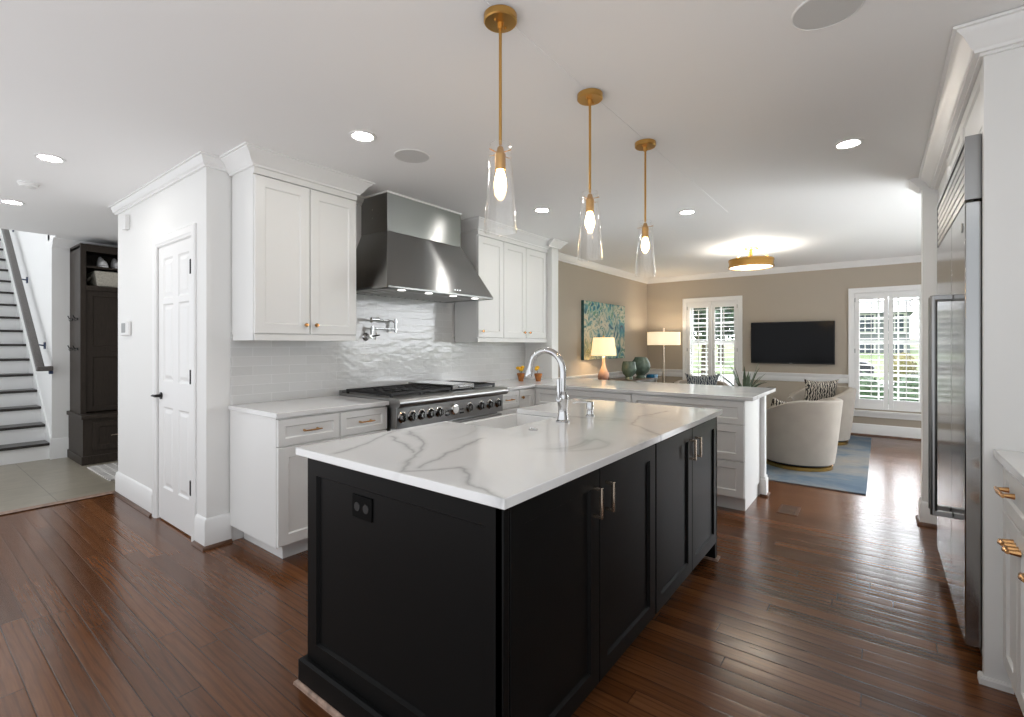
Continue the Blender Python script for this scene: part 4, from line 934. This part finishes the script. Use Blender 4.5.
lo = bpy.data.objects.new('lamp_light', l); col.objects.link(lo); lo.parent = tl; lo.location = (0, 0, .50)
gx, gy = 8.22, 2.98
flp = thing('floor_lamp', 'slim floor lamp with a wide lit drum shade in the corner', 'lamp', (gx, gy, 0))
obj('base', MB().lathe([(.15, 0), (.15, .018), (.012, .024), (.001, .024)], (gx, gy, 0), 32), 'brass', flp)
obj('pole', MB().tube([(gx, gy, .02), (gx, gy, 1.60)], .013, 12), 'pull', flp)
obj('lamp_shade', MB().lathe([(.275, 1.315), (.275, 1.535), (.271, 1.535), (.271, 1.315)], (gx, gy, 0), 48, closed=True), 'linenw', flp)
obj('shade_diffuser', MB().lathe([(.27, 1.33), (.02, 1.33)], (gx, gy, 0), 40, cap=False), 'linenw', flp)
obj('finial', MB().lathe([(.010, 0), (.014, .01), (.014, .025), (.001, .03)], (gx, gy, 1.59), 12), 'pull', flp)
l = bpy.data.lights.new('floor_lamp_light', 'POINT'); l.energy = 11; l.color = (1, .86, .68); l.shadow_soft_size = .06
lo = bpy.data.objects.new('floor_lamp_light', l); col.objects.link(lo); lo.parent = flp; lo.location = (0, 0, 1.46)
def vase(x, y, r, h, label, z=.785, mouth=.82):
    t = thing('vase', label, 'vase', (x, y, z), 'sage green vases on the console table')
    pr = [(r * .55, 0), (r * .50, h * .05), (r * .45, h * .14), (r * .52, h * .19), (r * .80, h * .30), (r * .97, h * .48), (r, h * .60), (r * (.78 + .2 * mouth), h * .78), (r * (mouth + .03), h * .95), (r * mouth, h), (r * (mouth - .06), h), (r * (mouth - .05), h * .9), (r * .7, h * .5), (.001, h * .35)]
    obj('bowl', MB().lathe(pr, (x, y, z), 36), 'green', t)
vase(7.02, 3.09, .112, .275, 'smaller sage green footed vase on the console table')
vase(7.41, 3.06, .152, .335, 'larger rounder sage green footed vase on the console table', mouth=.62)
bx_ = thing('lacquer_tray', 'bright blue lacquer tray at the front corner of the console table', 'tray', (7.64, 3.02, .785))
obj('tray_base', MB().box(7.57, 7.71, 2.895, 3.03, .785, .797), 'blue', bx_, bevel=.002)
obj('tray_rim', MB().box(7.57, 7.71, 2.895, 2.907, .797, .835).box(7.57, 7.71, 3.018, 3.03, .797, .835).box(7.57, 7.582, 2.907, 3.018, .797, .835).box(7.698, 7.71, 2.907, 3.018, .797, .835), 'blue', bx_, bevel=.002)

# plant on a side table behind the peninsula
stb = thing('side_table', 'small round dark side table behind the peninsula under the plant', 'table', (5.36, 1.10, 0))
obj('tabletop', MB().lathe([(.001, .60), (.19, .60), (.19, .625), (.001, .625)], (5.36, 1.10, 0), 36), 'darktable', stb)
obj('stem', MB().tube([(5.36, 1.10, .02), (5.36, 1.10, .60)], .02, 12), 'darktable', stb)
obj('foot', MB().lathe([(.16, 0), (.16, .012), (.02, .022), (.001, .022)], (5.36, 1.10, .012), 28), 'darktable', stb)
pl = thing('potted_plant', 'spiky green potted plant showing above the peninsula counter', 'plant', (5.36, 1.10, .625))
obj('pot', MB().lathe([(.07, 0), (.095, .06), (.105, .14), (.105, .15), (.095, .15), (.09, .13), (.001, .128)], (5.36, 1.10, .625), 28), 'pot', pl)
obj('soil', MB().lathe([(.092, .135), (.001, .14)], (5.36, 1.10, .625), 20, cap=False), 'soil', pl)
rnd = random.Random(5)
for k in range(24):
    a = rnd.uniform(0, 2 * pi); L = rnd.uniform(.30, .46); lean = rnd.uniform(.2, .9); wd = rnd.uniform(.013, .021)
    lf = MB(); pts = []
    for q in range(7):
        s_ = q / 6; rr = .03 + L * lean * s_ ** 1.3; z = .76 + L * (1 - .45 * lean) * s_ - .10 * lean * s_ ** 3
        pts.append((Vector((5.36 + rr * cos(a), 1.10 + rr * sin(a), z)), wd * (1 - s_ ** 2.2) + .001))
    sd_ = Vector((-sin(a), cos(a), 0)); vs = []
    for p, w_ in pts: vs += [p - sd_ * w_ + Vector((0, 0, w_ * .5)), p - Vector((0, 0, .0025)), p + sd_ * w_ + Vector((0, 0, w_ * .5)), p + Vector((0, 0, .002))]
    fs = [(4 * i + j, 4 * i + (j + 1) % 4, 4 * i + 4 + (j + 1) % 4, 4 * i + 4 + j) for i in range(6) for j in range(4)]
    obj('leaf', lf.add(vs, fs), 'leaf', pl)

# ------------------------------------------------------------ hall: stairs, handrail, locker
stp = MB(); trd = MB()
for k in range(17):
    y = 7.60 + .25 * k; z = .19 * (k + 1)
    stp.box(.2, 1.19, y + .025, y + .30, 0, z - .03)
    trd.box(.2, 1.19, y - .012, y + .27, z - .03, z)
st = struct('trim_staircase', stp, 'trim', smooth=False)
obj('stair_treads', trd, 'tread', st, bevel=.008)
obj('skirt_board', MB().prism([(7.585, 0), (7.585, .24), (11.85, 3.48), (11.85, 3.2), (7.9, 0)], 1.176, 1.19, 'x'), 'trim', st)
hr = thing('stair_handrail', 'grey wooden handrail climbing the white wall above the dark stair treads', 'handrail', (1.09, 7.55, 1.06))
sl_ = Vector((0, .25, .19)).normalized()
def rail_at(s_): return Vector((1.085, 7.50, 1.045)) + sl_ * s_
r = MB(); n_ = Vector((0, -sl_.z, sl_.y)); a, b = rail_at(0), rail_at(4.4)
def sq(p): return [p + Vector((-.035, 0, 0)) - n_ * .03, p + Vector((.035, 0, 0)) - n_ * .03, p + Vector((.035, 0, 0)) + n_ * .03, p + Vector((-.035, 0, 0)) + n_ * .03]
r.add(sq(a) + sq(b), [(0, 1, 2, 3), (4, 5, 6, 7), (0, 1, 5, 4), (1, 2, 6, 5), (2, 3, 7, 6), (3, 0, 4, 7)])
obj('rail', r, 'railgrey', hr, bevel=.012)
obj('return_end', MB().box(1.05, 1.188, 7.47, 7.535, 1.02, 1.075), 'railgrey', hr, bevel=.01)
for s_ in (.55, 2.0, 3.4):
    p = rail_at(s_); obj('bracket', MB().tube([p - n_ * .03, p - n_ * .07 + Vector((.03, 0, 0)), (1.19, p.y, p.z - .07)], .009, 8).box(1.178, 1.19, p.y - .03, p.y + .03, p.z - .11, p.z - .03), 'bluetape', hr)
obj('wall_block', MB().box(1.155, 1.188, 7.49, 7.53, .985, 1.02), 'bluetape', hr)

lk = thing('mudroom_locker', 'tall espresso wood mudroom locker with a bench and open cubby', 'locker', (1.9, 7.3, 0))
LX0, LX1, LYF, LYB = 1.345, 2.55, 7.10, 7.575
obj('side_panel', MB().box(LX0, LX0 + .02, LYF, LYB, .50, 2.43), 'locker', lk)
obj('side_panel', MB().box(LX1 - .02, LX1, LYF, LYB, .50, 2.43), 'locker', lk)
obj('back_panel', MB().box(LX0 + .02, LX1 - .02, LYB - .12, LYB, .50, 1.98).box(LX0 + .02, LX1 - .02, LYB - .02, LYB, 1.98, 2.43), 'locker', lk)
obj('top_panel', MB().box(LX0, LX1, LYF - .004, LYB, 2.40, 2.455), 'locker', lk, bevel=.003)
obj('shelf', MB().box(LX0 + .02, LX1 - .02, LYF, LYB - .02, 2.19, 2.21), 'locker', lk)
obj('shelf', MB().box(LX0 + .02, LX1 - .02, LYF, LYB - .02, 1.965, 1.985), 'locker', lk)
obj('face_frame', MB().box(LX0, LX0 + .05, LYF - .018, LYF, .50, 2.43).box(LX1 - .05, LX1, LYF - .018, LYF, .50, 2.43).box(LX0 + .05, LX1 - .05, LYF - .018, LYF, 2.37, 2.43).box(LX0 + .05, LX1 - .05, LYF - .018, LYF, 1.93, 1.985), 'locker', lk, bevel=.002)
shaker('panel', lk, 'locker', '-y', LYF + .02, LX0 + .05, LX1 - .05, 1.24, 1.93, stile=.06, t=.02)
shaker('panel', lk, 'locker', '-y', LYF + .02, LX0 + .05, LX1 - .05, .56, 1.24, stile=.06, t=.02)
obj('bench', MB().box(LX0 - .03, LX1 + .03, 6.88, LYB, .50, .545), 'locker', lk, bevel=.005)
obj('bench_base', MB().box(LX0 - .012, LX1, 6.91, LYB, .08, .50), 'locker', lk)
obj('plinth', MB().box(LX0 - .025, LX1 + .01, 6.895, LYB, 0, .095), 'locker', lk, bevel=.006)
dr = shaker('drawer', lk, 'locker', '-y', 6.91, LX0 + .07, LX1 - .07, .15, .46, stile=.05, t=.016)
pull(dr, '-y', 6.894, 1.665, .305, .20, 'pull', r=.006)
for z in (1.61, 1.27):
    for y in (7.20, 7.44): obj('coat_hook', MB().lathe([(.016, 0), (.014, .008), (.001, .009)], (LX0, y, z), 12, '-x').tube([(LX0 - .006, y, z + .008), (LX0 - .03, y - .01, z + .006), (LX0 - .045, y - .02, z + .04)], .005, 8).tube([(LX0 - .006, y, z - .008), (LX0 - .026, y, z - .02), (LX0 - .032, y, z - .002)], .004, 8), 'blackmetal', lk)
def shoe(x, y, z, label):
    t = thing('sneaker', label, 'shoe', (x, y, z), 'white sneakers on the locker shelf')
    secs = []
    for q in range(9):
        s_ = q / 8; yy = y - .02 + .27 * s_
        wd = .050 * (0.7 + .3 * sin(pi * min(1, s_ * 1.2))) if s_ < .95 else .02
        hh = .055 + .065 * max(0, min(1, (s_ - .25) * 2.2))
        if q == 0: wd, hh = .018, .03
        secs.append([(x + wd * cos(a) * (1 if sin(a) < 0 else .8), yy, z + .022 + (hh if sin(a) > 0 else .004) * sin(a) if sin(a) > 0 else z + .022) for a in [2 * pi * k / 12 for k in range(12)]])
    vs = [v for r_ in secs for v in r_]; fs = [(i * 12 + k, i * 12 + (k + 1) % 12, (i + 1) * 12 + (k + 1) % 12, (i + 1) * 12 + k) for i in range(8) for k in range(12)] + [list(range(12))[::-1], list(range(96, 108))]
    obj('upper', MB().add(vs, fs), 'shoe', t)
    obj('sole', MB().prism([(x - .03, y - .02), (x + .03, y - .02), (x + .045, y + .05), (x + .036, y + .25), (x - .036, y + .25), (x - .045, y + .05)], z, z + .022), 'shoe', t, bevel=.004)
    obj('sole_stripe', MB().prism([(x - .031, y - .022), (x + .031, y - .022), (x + .0465, y + .05), (x + .037, y + .252), (x - .037, y + .252), (x - .0465, y + .05)], z + .012, z + .017), 'sole', t)
shoe(1.56, 7.10, 2.21, 'left white sneaker on the shelf of the dark locker')
shoe(1.69, 7.10, 2.21, 'right white sneaker on the shelf of the dark locker, partly behind the wall')
bk = thing('storage_basket', 'pale woven storage basket in the locker cubby under the sneakers', 'basket', (1.75, 7.3, 1.985))
b_ = MB().hexa([(1.50, 7.13, 1.986), (2.05, 7.13, 1.986), (2.05, 7.5, 1.986), (1.50, 7.5, 1.986)], [(1.475, 7.115, 2.165), (2.08, 7.115, 2.165), (2.08, 7.52, 2.165), (1.475, 7.52, 2.165)])
obj('basket_body', b_, 'basket', bk, bevel=.012)
obj('basket_handle', MB().tube([(1.482, 7.25, 2.12), (1.462, 7.27, 2.08), (1.458, 7.31, 2.06), (1.462, 7.35, 2.08), (1.482, 7.37, 2.12)], .007, 8), 'basket', bk)
tag(obj('door_mat', MB().box(1.335, 2.5, 5.92, 6.75, 0, .010), 'mat', bevel=.003), 'white and grey woven mat on the hall tile beside the dark locker', 'mat')

# ------------------------------------------------------------ outdoors
struct('ground_lawn', MB().box(9.0, 70, -45, 45, -.65, -.55), 'lawn')
struct('ground_street', MB().prism([(19, -.6), (20.5, -.22), (26.5, -.20), (28, -.6)], -45, 45, 'y'), 'asphalt')
struct('ground_hill', MB().prism([(27.2, -.6), (27.4, -.2), (40, .55), (70, 2.0), (70, -.6)], -45, 45, 'y'), 'lawn')
def hedge(c, r, label, mat, seed, n=900, sz=.05):
    t = thing('shrub', label, 'shrub', (c[0], c[1], -.55))
    obj('foliage', MB().blob(c, [q * .9 for q in r], seed, .12, 14).leaves(c, r, n, sz, seed, .75), mat, t, smooth=False)
    obj('stem', MB().tube([(c[0], c[1], -.56), (c[0], c[1], c[2] - r[2] * .5)], .05, 8), 'bark', t)
hedge((10.3, .32, .15), (.36, .56, .72), 'dark green shrub right outside the right window, left of two', 'hedge', 1)
hedge((11.1, -.52, .12), (.4, .56, .72), 'dark green shrub right outside the right window, right of two', 'hedge', 2)
hedge((18.0, -.50, .62), (.42, .34, .5), 'yellow green bush on the lawn behind the dark shrubs', 'ybush', 3)
def tree(x, y, h, r, label, mat, seed, n=1500, sz=.16):
    t = thing('tree', label, 'tree', (x, y, -.55))
    obj('trunk', MB().tube([(x, y, -.56), (x + .05, y, h * .4), (x - .05, y + .1, h * .75)], [.22, .17, .08], 10), 'bark', t)
    rn = random.Random(seed)
    for k in range(5):
        a = rn.uniform(0, 6.3); obj('branch', MB().tube([(x, y, h * (.35 + .08 * k)), (x + r * .5 * cos(a), y + r * .5 * sin(a), h * (.55 + .08 * k))], [.08, .03], 8), 'bark', t)
    obj('crown', MB().leaves((x, y, h * .72), (r, r, h * .38), n, sz, seed, .15), mat, t, smooth=False)
tree(19.5, 5.4, 3.9, 2.0, 'leafy green tree outside the left window', 'tree', 4, 5000)
tree(33, 8.2, 5, 2.6, 'big green tree across the street outside the left window', 'tree', 5, 5000)
tree(30, 13.5, 6, 3.0, 'dark green tree at the far left outside the left window', 'tree', 8, 2200)
tree(30, -2.6, 6.5, 1.9, 'thin bare looking tree across the street outside the right window', 'bark', 6, 2200, .10)
def house(x, y, wx, wy, h, label):
    t = thing('house', label, 'house', (x, y, -.55))
    obj('wall', MB().box(x, x + wx, y - wy / 2, y + wy / 2, -.56, h), 'siding', t)
    obj('roof', MB().prism([(x - .4, h), (x + wx + .4, h), (x + wx / 2, h + 1.2)], y - wy / 2 - .3, y + wy / 2 + .3, 'y'), 'shingle', t)
    for zz in (.2, 2.3):
        for k in range(5):
            yy = y - wy / 2 + wy * (k + .5) / 5
            wn = obj('window', MB().box(x - .06, x, yy - .62, yy + .62, zz - .1, zz + 1.3), 'trim', t)
            obj('pane', MB().box(x - .08, x - .06, yy - .5, yy - .04, zz, zz + 1.2).box(x - .08, x - .06, yy + .04, yy + .5, zz, zz + 1.2), 'houseglass', wn)
house(44, 2.6, 9, 8.5, 3.7, 'pale two storey house across the street outside the right window')
cb = .34
car = thing('car', 'dark parked car on the street outside the right window', 'car', (23.4, 2.3, -.20))
obj('body', MB().prism([(.22, -.28 + cb), (.18, .15 + cb), (.45, .32 + cb), (1.35, .42 + cb), (3.6, .42 + cb), (4.4, .30 + cb), (4.5, -.28 + cb)], 22.5, 24.2, 'x'), 'carbody', car, bevel=.06)
obj('cabin', MB().prism([(1.35, .42 + cb), (1.9, .92 + cb), (3.3, .94 + cb), (3.9, .42 + cb)], 22.62, 24.08, 'x'), 'carwhite', car, bevel=.06)
obj('roof', MB().prism([(1.85, .90 + cb), (1.95, .97 + cb), (3.25, .99 + cb), (3.35, .92 + cb)], 22.64, 24.06, 'x'), 'carbody', car, bevel=.03)
for y in (1.05, 3.7):
    for x in (22.62, 24.08): obj('wheel', MB().lathe([(.001, .11), (.2, .11), (.31, .09), (.32, -.09), (.2, -.11), (.001, -.11)], (x, y, -.22 + cb), 24, '-x'), 'tyre', car)
bn = thing('recycling_bin', 'blue wheeled bin standing on the lawn outside the right window', 'bin', (17.8, -1.55, -.55))
obj('bin_body', MB().hexa([(17.6, -1.75, -.55), (18.0, -1.75, -.55), (18.0, -1.35, -.55), (17.6, -1.35, -.55)], [(17.52, -1.83, 1.05), (18.08, -1.83, 1.05), (18.08, -1.27, 1.05), (17.52, -1.27, 1.05)]), 'binblue', bn, bevel=.03)
obj('lid', MB().box(17.48, 18.12, -1.87, -1.23, 1.05, 1.13), 'binblue', bn, bevel=.03)
